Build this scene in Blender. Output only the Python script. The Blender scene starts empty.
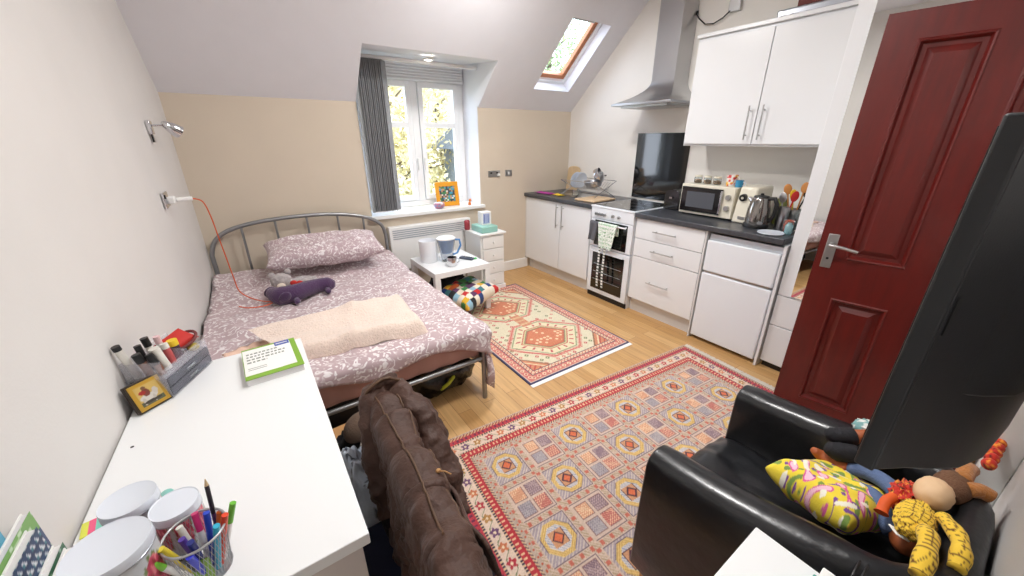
import bpy, bmesh, math, random
import numpy as np
from mathutils import Vector, Matrix, noise, Euler
PI = math.pi
random.seed(7)
SC = bpy.context.scene
COL = SC.collection

# ------------------------------------------------------------------ materials
def lin(c):
    return tuple(((v/255)/12.92 if v/255 <= .04045 else ((v/255+.055)/1.055)**2.4) for v in c)
def newmat(name):
    m = bpy.data.materials.new(name); m.use_nodes = True
    return m, m.node_tree.nodes, m.node_tree.links, m.node_tree.nodes['Principled BSDF']
def mat(name, rgb, rough=.5, metal=0, var=0, vscale=8, bump=0, bscale=40, stretch=(1,1,1), spec=None, coat=0, alpha=1, trans=0, sheen=0, emit=0, ior=None):
    m, N, L, b = newmat(name)
    c = lin(rgb)
    b.inputs['Base Color'].default_value = (*c, 1)
    b.inputs['Roughness'].default_value = rough
    b.inputs['Metallic'].default_value = metal
    if spec is not None: b.inputs['Specular IOR Level'].default_value = spec
    if coat: b.inputs['Coat Weight'].default_value = coat; b.inputs['Coat Roughness'].default_value = .12
    if trans: b.inputs['Transmission Weight'].default_value = trans
    if ior: b.inputs['IOR'].default_value = ior
    if alpha < 1: b.inputs['Alpha'].default_value = alpha
    if sheen: b.inputs['Sheen Weight'].default_value = sheen
    if emit:
        b.inputs['Emission Color'].default_value = (*c, 1); b.inputs['Emission Strength'].default_value = emit
    tc = N.new('ShaderNodeTexCoord'); mp = N.new('ShaderNodeMapping'); mp.inputs['Scale'].default_value = stretch
    L.new(tc.outputs['Object'], mp.inputs['Vector'])
    n = N.new('ShaderNodeTexNoise'); n.inputs['Scale'].default_value = vscale; n.inputs['Detail'].default_value = 4
    L.new(mp.outputs[0], n.inputs['Vector'])
    if var:
        r = N.new('ShaderNodeValToRGB')
        r.color_ramp.elements[0].position = .3; r.color_ramp.elements[1].position = .7
        r.color_ramp.elements[0].color = (*[x*(1-var) for x in c], 1); r.color_ramp.elements[1].color = (*[min(1, x*(1+var)) for x in c], 1)
        L.new(n.outputs[0], r.inputs[0]); L.new(r.outputs[0], b.inputs['Base Color'])
    if bump:
        n2 = N.new('ShaderNodeTexNoise'); n2.inputs['Scale'].default_value = bscale; n2.inputs['Detail'].default_value = 3
        L.new(mp.outputs[0], n2.inputs['Vector'])
        bp = N.new('ShaderNodeBump'); bp.inputs['Strength'].default_value = bump; bp.inputs['Distance'].default_value = .01
        L.new(n2.outputs[0], bp.inputs['Height']); L.new(bp.outputs[0], b.inputs['Normal'])
    return m
def attrmat(name, rough=.8, sheen=0, bump=0, bscale=300, coat=0):
    m, N, L, b = newmat(name)
    a = N.new('ShaderNodeAttribute'); a.attribute_name = 'Col'
    L.new(a.outputs['Color'], b.inputs['Base Color']); b.inputs['Roughness'].default_value = rough
    if sheen: b.inputs['Sheen Weight'].default_value = sheen
    if coat: b.inputs['Coat Weight'].default_value = coat
    if bump:
        tc = N.new('ShaderNodeTexCoord'); n2 = N.new('ShaderNodeTexNoise'); n2.inputs['Scale'].default_value = bscale
        L.new(tc.outputs['Object'], n2.inputs['Vector'])
        bp = N.new('ShaderNodeBump'); bp.inputs['Strength'].default_value = bump; bp.inputs['Distance'].default_value = .005
        L.new(n2.outputs[0], bp.inputs['Height']); L.new(bp.outputs[0], b.inputs['Normal'])
    return m
def floral(name, base, light, scale=9, rough=.85):
    """mauve bedding printed with pale scrolls and small leaves"""
    m, N, L, b = newmat(name)
    tc = N.new('ShaderNodeTexCoord')
    nz = N.new('ShaderNodeTexNoise'); nz.inputs['Scale'].default_value = scale*1.3; nz.inputs['Detail'].default_value = 2
    L.new(tc.outputs['Object'], nz.inputs['Vector'])
    mx = N.new('ShaderNodeMix'); mx.data_type = 'VECTOR'; mx.inputs['Factor'].default_value = .13
    L.new(tc.outputs['Object'], mx.inputs['A']); L.new(nz.outputs['Color'], mx.inputs['B'])
    v = N.new('ShaderNodeTexVoronoi'); v.inputs['Scale'].default_value = scale; L.new(mx.outputs['Result'], v.inputs['Vector'])
    # rings around each cell = paisley scrolls
    mu = N.new('ShaderNodeMath'); mu.operation = 'MULTIPLY'; mu.inputs[1].default_value = 26; L.new(v.outputs['Distance'], mu.inputs[0])
    sn = N.new('ShaderNodeMath'); sn.operation = 'SINE'; L.new(mu.outputs[0], sn.inputs[0])
    r1 = N.new('ShaderNodeValToRGB'); r1.color_ramp.elements[0].position = .55; r1.color_ramp.elements[1].position = .8; L.new(sn.outputs[0], r1.inputs[0])
    v2 = N.new('ShaderNodeTexVoronoi'); v2.inputs['Scale'].default_value = scale*4.2; L.new(mx.outputs['Result'], v2.inputs['Vector'])
    r2 = N.new('ShaderNodeValToRGB'); r2.color_ramp.elements[0].position = .34; r2.color_ramp.elements[0].color = (1,1,1,1)
    r2.color_ramp.elements[1].position = .46; r2.color_ramp.elements[1].color = (0,0,0,1); L.new(v2.outputs['Distance'], r2.inputs[0])
    n3 = N.new('ShaderNodeTexNoise'); n3.inputs['Scale'].default_value = scale*1.0; L.new(tc.outputs['Object'], n3.inputs['Vector'])
    r3 = N.new('ShaderNodeValToRGB'); r3.color_ramp.elements[0].position = .48; r3.color_ramp.elements[1].position = .6; L.new(n3.outputs[0], r3.inputs[0])
    mm = N.new('ShaderNodeMix'); mm.data_type = 'FLOAT'; L.new(r3.outputs[0], mm.inputs['Factor']); L.new(r2.outputs[0], mm.inputs['A']); L.new(r1.outputs[0], mm.inputs['B'])
    c = N.new('ShaderNodeMix'); c.data_type = 'RGBA'; c.inputs['A'].default_value = (*lin(base), 1); c.inputs['B'].default_value = (*lin(light), 1)
    s8 = N.new('ShaderNodeMath'); s8.operation = 'MULTIPLY'; s8.inputs[1].default_value = .8; L.new(mm.outputs['Result'], s8.inputs[0])
    L.new(s8.outputs[0], c.inputs['Factor']); L.new(c.outputs['Result'], b.inputs['Base Color'])
    b.inputs['Roughness'].default_value = rough; b.inputs['Sheen Weight'].default_value = .15
    return m
def wood_floor():
    m, N, L, b = newmat('oak_floorboards')
    tc = N.new('ShaderNodeTexCoord'); mp = N.new('ShaderNodeMapping'); mp.inputs['Rotation'].default_value = (0,0,PI/2)
    L.new(tc.outputs['Object'], mp.inputs['Vector'])
    br = N.new('ShaderNodeTexBrick'); br.offset = .37; br.inputs['Scale'].default_value = 1
    br.inputs['Brick Width'].default_value = 1.1; br.inputs['Row Height'].default_value = .085; br.inputs['Mortar Size'].default_value = .0012
    br.inputs['Color1'].default_value = (*lin((196,152,98)),1); br.inputs['Color2'].default_value = (*lin((214,174,122)),1); br.inputs['Mortar'].default_value = (*lin((150,108,66)),1)
    L.new(mp.outputs[0], br.inputs['Vector'])
    mp2 = N.new('ShaderNodeMapping'); mp2.inputs['Scale'].default_value = (30,2.2,1); L.new(tc.outputs['Object'], mp2.inputs['Vector'])
    n = N.new('ShaderNodeTexNoise'); n.inputs['Scale'].default_value = 2; n.inputs['Detail'].default_value = 6; L.new(mp2.outputs[0], n.inputs['Vector'])
    r = N.new('ShaderNodeValToRGB'); r.color_ramp.elements[0].position = .3; r.color_ramp.elements[1].position = .7
    r.color_ramp.elements[0].color = (.80,.77,.72,1); r.color_ramp.elements[1].color = (1.05,1.04,1.0,1); L.new(n.outputs[0], r.inputs[0])
    mx = N.new('ShaderNodeMix'); mx.data_type = 'RGBA'; mx.blend_type = 'MULTIPLY'; mx.inputs['Factor'].default_value = .8
    L.new(br.outputs['Color'], mx.inputs['A']); L.new(r.outputs[0], mx.inputs['B']); L.new(mx.outputs['Result'], b.inputs['Base Color'])
    b.inputs['Roughness'].default_value = .38
    return m
def stripes(name, c1, c2, scale, axis='X', rough=.6):
    m, N, L, b = newmat(name)
    tc = N.new('ShaderNodeTexCoord'); w = N.new('ShaderNodeTexWave'); w.bands_direction = axis; w.inputs['Scale'].default_value = scale; w.inputs['Distortion'].default_value = .3
    L.new(tc.outputs['Object'], w.inputs['Vector'])
    r = N.new('ShaderNodeValToRGB'); r.color_ramp.elements[0].color = (*lin(c1),1); r.color_ramp.elements[1].color = (*lin(c2),1)
    L.new(w.outputs[0], r.inputs[0]); L.new(r.outputs[0], b.inputs['Base Color']); b.inputs['Roughness'].default_value = rough
    return m
def mirror_mat():
    m, N, L, b = newmat('mirror_glass'); b.inputs['Metallic'].default_value = 1; b.inputs['Roughness'].default_value = .01
    b.inputs['Base Color'].default_value = (.86,.88,.87,1); return m
def pane_mat():
    m, N, L, b = newmat('window_glass')
    t = N.new('ShaderNodeBsdfTransparent'); g = N.new('ShaderNodeBsdfGlossy'); g.inputs['Roughness'].default_value = .01
    lw = N.new('ShaderNodeLayerWeight'); pw_ = N.new('ShaderNodeMath'); pw_.operation = 'POWER'; pw_.inputs[1].default_value = 4; L.new(lw.outputs['Facing'], pw_.inputs[0]); f = N.new('ShaderNodeMath'); f.operation = 'MULTIPLY_ADD'; f.inputs[1].default_value = .6; f.inputs[2].default_value = .03; L.new(pw_.outputs[0], f.inputs[0]); mx = N.new('ShaderNodeMixShader')
    L.new(f.outputs[0], mx.inputs[0]); L.new(t.outputs[0], mx.inputs[1]); L.new(g.outputs[0], mx.inputs[2])
    L.new(mx.outputs[0], N['Material Output'].inputs['Surface']); return m

M = {}
M['wall_cream'] = mat('cream_wall_paint', (212,199,181), .85, var=.02, vscale=3, bump=.05, bscale=120)
M['wall_pale'] = mat('wall_paint_with_light', (219,216,213), .85, var=.02, vscale=3, bump=.05, bscale=120)  # cream wall paint with the greyish light on the left wall mixed in
M['wall_kitchen'] = mat('kitchen_wall_paint', (238,234,228), .85, var=.02, vscale=3, bump=.04, bscale=120)
M['ceiling'] = mat('ceiling_paint', (230,230,235), .9, var=.01, bump=.03, bscale=100)
M['white_gloss'] = mat('white_gloss_paint', (240,240,238), .35)
M['upvc'] = mat('white_plastic_frame', (243,245,247), .3)
M['floor'] = wood_floor()
M['cab'] = mat('white_cabinet_laminate', (232,234,237), .28, coat=.3)
M['cab_edge'] = mat('cabinet_carcass', (222,221,220), .5)
M['worktop'] = mat('dark_slate_worktop', (62,64,70), .35, var=.25, vscale=60, coat=.2)
M['steel'] = mat('brushed_steel', (190,190,192), .28, 1, stretch=(1,1,30), bump=.05, bscale=60)
M['chrome'] = mat('chrome', (215,215,218), .1, 1)
M['satin'] = mat('satin_steel', (186,186,186), .38, 1)
M['bedmetal'] = mat('silver_bed_tube', (150,152,154), .35, .7)
M['fridge'] = mat('fridge_enamel', (232,236,242), .3)
M['black_gloss'] = mat('black_glass', (10,11,13), .05, coat=.5)
M['black'] = mat('black_plastic', (24,24,26), .4)
M['black_matte'] = mat('black_matte_plastic', (22,25,29), .5, bump=.05, bscale=400)
M['tvback'] = mat('tv_back_plastic', (33,34,37), .42, bump=.05, bscale=500)
M['leather'] = mat('black_leather', (30,31,34), .33, var=.2, vscale=14, bump=.25, bscale=22, coat=.15)
M['door'] = mat('mahogany_door', (92,15,8), .42, var=.18, vscale=7, stretch=(5,5,.8), coat=.2)
M['desk'] = mat('white_desk_top', (238,240,241), .35)
M['pine'] = mat('pine_window_wood', (190,122,78), .45, var=.15, stretch=(1,1,8))
M['beech'] = mat('pale_leg_wood', (206,160,96), .45, var=.12, stretch=(1,1,6))
M['board'] = mat('cutting_board_wood', (214,186,146), .55, var=.12, stretch=(12,12,1))
M['tray'] = mat('board_wood', (214,184,148), .55, var=.1, stretch=(3,12,1))
M['blind'] = stripes('grey_blind_fabric', (118,119,122), (146,147,150), 40)
M['blind_light'] = mat('light_grey_blind_fabric', (160,164,166), .8, bump=.1, bscale=200)
M['duvet'] = floral('mauve_floral_bedding', (186,164,168), (243,240,240), 10)
M['pillow'] = floral('mauve_floral_pillowcase', (182,160,165), (245,241,242), 12)
M['sheet'] = mat('dusty_pink_sheet', (188,146,136), .85, var=.08, vscale=5, bump=.2, bscale=12)
M['blanket'] = mat('peach_fleece', (240,220,206), .95, var=.05, vscale=60, bump=.8, bscale=110, sheen=.4)
M['coat'] = mat('brown_coat_shell', (68,42,31), .66, var=.14, vscale=9, bump=.8, bscale=42, sheen=.05)
M['coat_dark'] = mat('dark_brown_cuff', (30,20,20), .7, bump=.5, bscale=90)
M['coat_trim'] = mat('tan_coat_piping', (88,62,42), .6)
M['purple'] = mat('purple_knit', (74,46,84), .9, bump=.7, bscale=140, sheen=.3)
M['greyplush'] = mat('grey_plush', (176,168,168), .95, var=.15, vscale=40, bump=.8, bscale=120, sheen=.4)
M['red'] = mat('red_fabric', (190,40,34), .7)
M['orange_cable'] = mat('orange_cable', (222,96,48), .5)
M['white_plastic'] = mat('white_plastic', (238,238,236), .4)
M['jugblue'] = mat('blue_tinted_plastic', (110,165,225), .15, trans=.25, ior=1.2)
M['clear'] = mat('clear_plastic', (235,238,242), .12, trans=.85, ior=1.15)
M['acrylic'] = mat('clear_acrylic_box', (226,226,236), .12, alpha=.22)
M['acrylic_dark'] = mat('smoky_drawer', (118,120,132), .2, alpha=.62)
M['tin'] = mat('white_tin_lid', (222,228,238), .3, coat=.2)
M['tinrim'] = mat('grey_tin_rim', (170,174,182), .3, .6)
M['mesh'] = mat('silver_mesh_wire', (185,187,190), .35, .8)
M['teal'] = mat('teal_card', (70,150,140), .6)
M['green'] = mat('lime_green_card', (132,176,60), .5)
M['blue'] = mat('blue_print', (70,90,170), .5)
M['paper'] = mat('white_paper', (240,240,238), .7)
M['pages'] = stripes('page_edges', (214,212,214), (238,236,234), 160, 'Z')
M['ink'] = mat('grey_ink', (140,146,138), .7)
M['yellow'] = mat('yellow_plastic', (236,200,40), .5)
M['pink'] = mat('pink_plastic', (226,90,140), .5)
M['gold'] = mat('gold_paint', (206,164,66), .35, .4)
M['darkwood'] = mat('dark_wood_edge', (52,40,30), .5)
M['orange'] = mat('orange_frame', (232,160,36), .45)
M['binbag'] = mat('black_bin_bag', (16,16,18), .25, bump=.9, bscale=24)
M['navy'] = mat('navy_fabric', (26,32,58), .8)
M['yellowtie'] = mat('yellow_green_tie', (190,200,50), .5)
M['cream'] = mat('cream_enamel', (232,226,208), .3, coat=.3)
M['glassy'] = mat('clear_glass', (240,245,245), .03, trans=.95, ior=1.3)
M['spice'] = mat('brown_grain', (150,110,70), .8, var=.3, vscale=200)
M['woodspoon'] = mat('spoon_wood', (196,132,70), .6)
M['magenta'] = mat('magenta_cloth', (178,60,150), .8)
M['grey_cloth'] = mat('grey_tea_towel', (92,92,98), .9, bump=.3, bscale=120)
M['jeans'] = mat('blue_denim', (92,112,150), .85, var=.12, vscale=60, bump=.3, bscale=220)
M['boot'] = mat('tan_brown_cloth', (160,84,44), .6, var=.12)
M['brownplush'] = mat('brown_plush', (176,112,52), .9, var=.12, vscale=60, bump=.5, bscale=200, sheen=.3)
M['skin_doll'] = mat('doll_cloth', (226,190,150), .7)
M['curtain'] = mat('black_bag_fabric', (24,24,30), .8, bump=.4, bscale=60)
M['kraft'] = mat('kraft_paper', (186,140,90), .8)
M['cap'] = mat('brown_cap_fabric', (96,76,62), .85, bump=.3, bscale=150)
M['lace'] = None
M['mirror'] = mirror_mat(); M['pane'] = pane_mat()
M['vc'] = attrmat('woven_pile', .9, .2, .4, 500)
M['vcs'] = attrmat('printed_fabric', .85, .1, .2, 200)
M['vcg'] = attrmat('printed_card', .45)
M['lamp'] = mat('lit_lamp_diffuser', (255,246,232), .5, emit=9)
M['grass'] = mat('garden_ground', (120,120,70), .9, var=.3)
M['bark'] = mat('tree_bark', (84,72,60), .9, var=.3, bump=.6)
def leafmat(name, a, b_):
    m, N, L, b = newmat(name)
    tc = N.new('ShaderNodeTexCoord'); n = N.new('ShaderNodeTexNoise'); n.inputs['Scale'].default_value = 2.6; n.inputs['Detail'].default_value = 5
    L.new(tc.outputs['Object'], n.inputs['Vector']); r = N.new('ShaderNodeValToRGB')
    r.color_ramp.elements[0].position = .38; r.color_ramp.elements[1].position = .6
    r.color_ramp.elements[0].color = (*lin(a),1); r.color_ramp.elements[1].color = (*lin(b_),1); L.new(n.outputs[0], r.inputs[0])
    L.new(r.outputs[0], b.inputs['Base Color']); b.inputs['Roughness'].default_value = .6
    tr = N.new('ShaderNodeBsdfTranslucent'); L.new(r.outputs[0], tr.inputs['Color']); mx = N.new('ShaderNodeMixShader'); mx.inputs[0].default_value = .45
    L.new(b.outputs[0], mx.inputs[1]); L.new(tr.outputs[0], mx.inputs[2]); L.new(mx.outputs[0], N['Material Output'].inputs['Surface'])
    return m
M['leaf_yellow'] = leafmat(('autumn_leaves'), (186,172,120), (222,212,176))
M['leaf_green'] = leafmat('green_leaves', (104,128,84), (176,190,140))

# ------------------------------------------------------------------ mesh builder
class MB:
    def __init__(s): s.bm = bmesh.new(); s.cl = None; s.cols = {}
    def box(s, x0, x1, y0, y1, z0, z1, rot=None, piv=None):
        vs = [Vector((x, y, z)) for z in (z0, z1) for y in (y0, y1) for x in (x0, x1)]
        if rot is not None:
            piv = Vector(piv) if piv is not None else Vector(((x0+x1)/2, (y0+y1)/2, (z0+z1)/2))
            R = rot if isinstance(rot, Matrix) else Euler(rot).to_matrix()
            vs = [piv + R @ (v-piv) for v in vs]
        v = [s.bm.verts.new(p) for p in vs]
        for f in ((0,2,3,1),(4,5,7,6),(0,1,5,4),(2,6,7,3),(0,4,6,2),(1,3,7,5)): s.bm.faces.new([v[i] for i in f])
        return s
    def hexa(s, pts):
        v = [s.bm.verts.new(p) for p in pts]   # bottom 4 ccw, top 4 ccw
        for f in ((3,2,1,0),(4,5,6,7),(0,1,5,4),(1,2,6,5),(2,3,7,6),(3,0,4,7)): s.bm.faces.new([v[i] for i in f])
        return s
    def tube(s, pts, r, seg=10, caps=True):
        pts = [Vector(p) for p in pts]; n = len(pts); rr = r if isinstance(r, (list, tuple)) else [r]*n
        rings = []; up = None
        for i, p in enumerate(pts):
            t = (pts[min(i+1, n-1)] - pts[max(i-1, 0)])
            if t.length < 1e-9: t = Vector((0,0,1))
            t.normalize()
            if up is None: up = Vector((0,0,1)) if abs(t.z) < .9 else Vector((1,0,0))
            a = t.cross(up)
            if a.length < 1e-6: a = t.cross(Vector((0,1,0)))
            a.normalize(); b = a.cross(t).normalized(); up = b
            rings.append([s.bm.verts.new(p + (a*math.cos(k*2*PI/seg)+b*math.sin(k*2*PI/seg))*rr[i]) for k in range(seg)])
        for i in range(n-1):
            for k in range(seg):
                s.bm.faces.new((rings[i][k], rings[i][(k+1)%seg], rings[i+1][(k+1)%seg], rings[i+1][k]))
        if caps: s.bm.faces.new(rings[0][::-1]); s.bm.faces.new(rings[-1])
        return s
    def cyl(s, a, b, r, r2=None, seg=24): return s.tube([a, b], [r, r if r2 is None else r2], seg)
    def lathe(s, c, prof, seg=32, R=None, sx=1, sy=1):
        c = Vector(c); rings = []
        for (r, z) in prof:
            ring = []
            for k in range(seg):
                v = Vector((max(r, .0002)*math.cos(k*2*PI/seg)*sx, max(r, .0002)*math.sin(k*2*PI/seg)*sy, z))
                if R is not None: v = R @ v
                ring.append(s.bm.verts.new(c+v))
            rings.append(ring)
        for i in range(len(rings)-1):
            for k in range(seg): s.bm.faces.new((rings[i][k], rings[i][(k+1)%seg], rings[i+1][(k+1)%seg], rings[i+1][k]))
        s.bm.faces.new(rings[0][::-1]); s.bm.faces.new(rings[-1])
        return s
    def ball(s, c, rx, ry=None, rz=None, seg=20, rings=12, R=None, fn=None):
        ry = rx if ry is None else ry; rz = rx if rz is None else rz; c = Vector(c)
        top = None; rs = []
        for i in range(rings+1):
            th = PI*i/rings; ring = []
            cnt = 1 if i in (0, rings) else seg
            for k in range(cnt):
                ph = 2*PI*k/seg
                v = Vector((rx*math.sin(th)*math.cos(ph), ry*math.sin(th)*math.sin(ph), rz*math.cos(th)))
                if fn: v = fn(v)
                if R is not None: v = R @ v
                ring.append(s.bm.verts.new(c+v))
            rs.append(ring)
        for i in range(rings):
            a, b = rs[i], rs[i+1]
            for k in range(seg):
                k2 = (k+1) % seg
                if len(a) == 1: s.bm.faces.new((a[0], b[k], b[k2]))
                elif len(b) == 1: s.bm.faces.new((a[k], b[0], a[k2]))
                else: s.bm.faces.new((a[k], b[k], b[k2], a[k2]))
        return s
    def prism(s, poly, d):
        """extrude a planar polygon (3D points) by vector d"""
        d = Vector(d); a = [s.bm.verts.new(Vector(p)) for p in poly]; b = [s.bm.verts.new(Vector(p)+d) for p in poly]
        s.bm.faces.new(a[::-1]); s.bm.faces.new(b); n = len(poly)
        for i in range(n): s.bm.faces.new((a[i], a[(i+1)%n], b[(i+1)%n], b[i]))
        return s
    def quad(s, *p): s.bm.faces.new([s.bm.verts.new(Vector(q)) for q in p]); return s
    def grid(s, nu, nv, f, closed=False):
        g = [[s.bm.verts.new(Vector(f(i/(nu if closed else nu-1), j/(nv-1)))) for j in range(nv)] for i in range(nu)]
        for i in range(nu if closed else nu-1):
            for j in range(nv-1): s.bm.faces.new((g[i][j], g[(i+1)%nu][j], g[(i+1)%nu][j+1], g[i][j+1]))
        return g
    def build(s, name, m, parent=None, bevel=0, smooth=None, solid=0, sub=0, fixn=True):
        if fixn: bmesh.ops.recalc_face_normals(s.bm, faces=s.bm.faces)
        me = bpy.data.meshes.new(name); s.bm.to_mesh(me); s.bm.free()
        if isinstance(m, (list, tuple)):
            for q in m: me.materials.append(q)
        else: me.materials.append(m)
        o = bpy.data.objects.new(name, me); COL.objects.link(o)
        off = Vector((0,0,0))
        if parent is not None:
            o.parent = parent; q = parent
            while q is not None: off += q.location; q = q.parent
        else:
            co = [v.co for v in me.vertices]
            off = Vector(((min(c.x for c in co)+max(c.x for c in co))/2, (min(c.y for c in co)+max(c.y for c in co))/2, min(c.z for c in co)))
            o.location = off
        me.transform(Matrix.Translation(-off))
        if smooth is not None:
            for p in me.polygons: p.use_smooth = True
            if smooth < 180: me.set_sharp_from_angle(angle=math.radians(smooth))
        if solid:
            md = o.modifiers.new('solid', 'SOLIDIFY'); md.thickness = solid; md.offset = 0
        if bevel:
            md = o.modifiers.new('bevel', 'BEVEL'); md.width = bevel; md.segments = 2; md.limit_method = 'ANGLE'; md.angle_limit = math.radians(40)
            for p in me.polygons: p.use_smooth = True
            me.set_sharp_from_angle(angle=math.radians(35))
        if sub:
            md = o.modifiers.new('sub', 'SUBSURF'); md.levels = sub; md.render_levels = sub
        return o
def B(*a, **k): return MB().box(*a, **k)
def tag(o, label=None, cat=None, group=None, kind=None):
    if label: o['label'] = label
    if cat: o['category'] = cat
    if group: o['group'] = group
    if kind: o['kind'] = kind
    return o
def thing(name, label, cat, loc=(0,0,0), group=None):
    o = bpy.data.objects.new(name, None); COL.objects.link(o); o.location = loc; o.empty_display_size = .1
    return tag(o, label, cat, group)
def struct(o): o['kind'] = 'structure'; return o
def dup(root, loc, rz=None, label=None, group=None):
    r = root.copy(); COL.objects.link(r); r.location = loc
    if rz is not None: r.rotation_euler = (0, 0, rz)
    if label: r['label'] = label
    if group: r['group'] = group
    for ch in list(root.children):
        c = ch.copy(); COL.objects.link(c); c.parent = r
        for g in list(ch.children):
            d = g.copy(); COL.objects.link(d); d.parent = c
    return r
def nz(x, y, z=0, s=1): return noise.noise(Vector((x*s, y*s, z*s)))
def colour(o, fn):
    """fn(local vertex coords array Nx3) -> Nx3 sRGB 0-255; stored as point colour"""
    me = o.data; n = len(me.vertices); co = np.empty(n*3); me.vertices.foreach_get('co', co); co = co.reshape(-1, 3)
    c = fn(co)/255.; c = np.where(c <= .04045, c/12.92, ((c+.055)/1.055)**2.4)
    a = me.color_attributes.new('Col', 'FLOAT_COLOR', 'POINT'); a.data.foreach_set('color', np.concatenate([c, np.ones((n,1))], 1).astype(np.float32).ravel())
    return o
def flatgrid(name, w, h, step, fn, m, thick, parent=None, bend=None):
    """fine woven sheet lying in local xy, 0..w by 0..h, pattern fn(u,v)"""
    nu, nv = int(w/step)+1, int(h/step)+1
    U, V = np.meshgrid(np.linspace(0, w, nu), np.linspace(0, h, nv), indexing='ij')
    top = np.stack([U.ravel(), V.ravel(), np.full(U.size, thick)], 1)
    if bend is not None: top[:, 2] += bend(U.ravel(), V.ravel())
    idx = np.arange(nu*nv).reshape(nu, nv)
    faces = np.stack([idx[:-1,:-1].ravel(), idx[1:,:-1].ravel(), idx[1:,1:].ravel(), idx[:-1,1:].ravel()], 1)
    ring = list(idx[:,0]) + list(idx[-1,1:]) + list(idx[-2::-1,-1]) + list(idx[0,-2:0:-1])
    bot = top[ring].copy(); bot[:, 2] = 0; n0 = len(top); nb = len(ring)
    side = [(ring[i], n0+i, n0+(i+1)%nb, ring[(i+1)%nb]) for i in range(nb)]
    me = bpy.data.meshes.new(name); me.from_pydata(np.vstack([top, bot]).tolist(), [], faces.tolist()+[tuple(map(int, q)) for q in side])
    me.materials.append(m); o = bpy.data.objects.new(name, me); COL.objects.link(o); o.parent = parent
    colour(o, lambda co: fn(co[:,0], co[:,1])); return o
def rgbs(n, c): return np.tile(np.array(c, float), (n, 1))
def put(C, mask, c): C[mask] = c
def hash2(a, b, k=0): return np.mod(np.sin(a*127.1 + b*311.7 + k*74.7)*43758.5453, 1)

# ------------------------------------------------------------------ room shell
LXF = lambda y: -.33 - .0405*(3.63-y)     # the left wall leans a little out of square
W, D, NY = 3.38, 3.63, -.15
KN = 1.797; K = .91; ZC = 2.75; YC = D - (ZC-KN)/K
def slz(y): return KN + K*(D-y)
struct(MB().hexa([(LXF(NY)-.3,NY-.3,-.1),(W+.1,NY-.3,-.1),(W+.1,D+.1,-.1),(LXF(D)-.1,D+.1,-.1),(LXF(NY)-.3,NY-.3,0),(W+.1,NY-.3,0),(W+.1,D+.1,0),(LXF(D)-.1,D+.1,0)]).build('floor', M['floor']))
w = MB(); w.prism([(LXF(NY),NY,0),(LXF(D+.1),D+.1,0),(LXF(D+.1),D+.1,KN-.03),(LXF(YC),YC,ZC+.06),(LXF(NY),NY,ZC+.06)], (-.1,0,0)); struct(w.build('wall_left', M['wall_pale']))
w = MB(); w.prism([(W,NY-.1,0),(W,D+.1,0),(W,D+.1,KN-.03),(W,YC,ZC+.06),(W,NY-.1,ZC+.06)], (.1,0,0)); struct(w.build('wall_right', M['wall_kitchen']))
# back wall with dormer opening
WX0, WX1, WZ = .93, 2.11, .80
w = MB(); w.box(-.5, WX0, D, D+.1, 0, KN+.05); w.box(WX1, W, D, D+.1, 0, KN+.05); w.box(WX0, WX1, D, D+.1, 0, WZ)
struct(w.build('wall_back', M['wall_cream']))
w = MB(); w.box(-.8, 1.62, NY-.1, NY, 0, 2.8); w.box(2.52, W, NY-.1, NY, 0, 2.8); w.box(1.62, 2.52, NY-.1, NY, 2.03, 2.8)
struct(w.build('wall_front', M['wall_pale']))
# doorway hall beyond
w = MB(); w.box(1.4, 2.7, NY-1.4, NY-1.3, 0, 2.6); w.box(1.3, 1.4, NY-1.4, NY-.1, 0, 2.6); w.box(2.7, 2.8, NY-1.4, NY-.1, 0, 2.6); w.box(1.3,2.8,NY-1.4,NY-.1,2.5,2.6); w.box(1.3,2.8,NY-1.4,NY-.1,-.1,0)
struct(w.build('wall_hall', M['wall_pale']))
w = MB(); w.box(1.62,1.65,NY-.1,NY+.005,0,2.03); w.box(2.49,2.52,NY-.1,NY+.005,0,2.03); w.box(1.62,2.52,NY-.1,NY+.005,2.0,2.03)
w.box(1.53,1.62,NY,NY+.055,0,2.1); w.box(1.53,2.6,NY,NY+.02,2.03,2.1)
struct(w.build('trim_1', M['white_gloss'], bevel=.003))
# sloped ceiling with the dormer and skylight openings (thickness .12 perpendicular)
YD = 3.24; SX0, SX1, SY0, SY1 = 2.66, 3.14, 3.43, 2.88
nrm = Vector((0, K, 1)).normalized()
def sl(x, y): return Vector((x, y, slz(y)))
w = MB()
def slab(x0, x1, ya, yb):
    pts = [sl(x0, ya), sl(x1, ya), sl(x1, yb), sl(x0, yb)]
    w.hexa([*pts, *[p + nrm*.12 for p in pts]])
slab(-.5, WX0, D+.1, YC-.12); slab(WX0, WX1, YD, YC-.12); slab(WX1, SX0, D+.1, YC-.12); slab(SX0, SX1, D+.1, SY0); slab(SX0, SX1, SY1, YC-.12); slab(SX1, W, D+.1, YC-.12)
w.box(-.8, W, NY-.1, YC, ZC, ZC+.12)
struct(w.build('ceiling', M['ceiling'], smooth=20))
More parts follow.
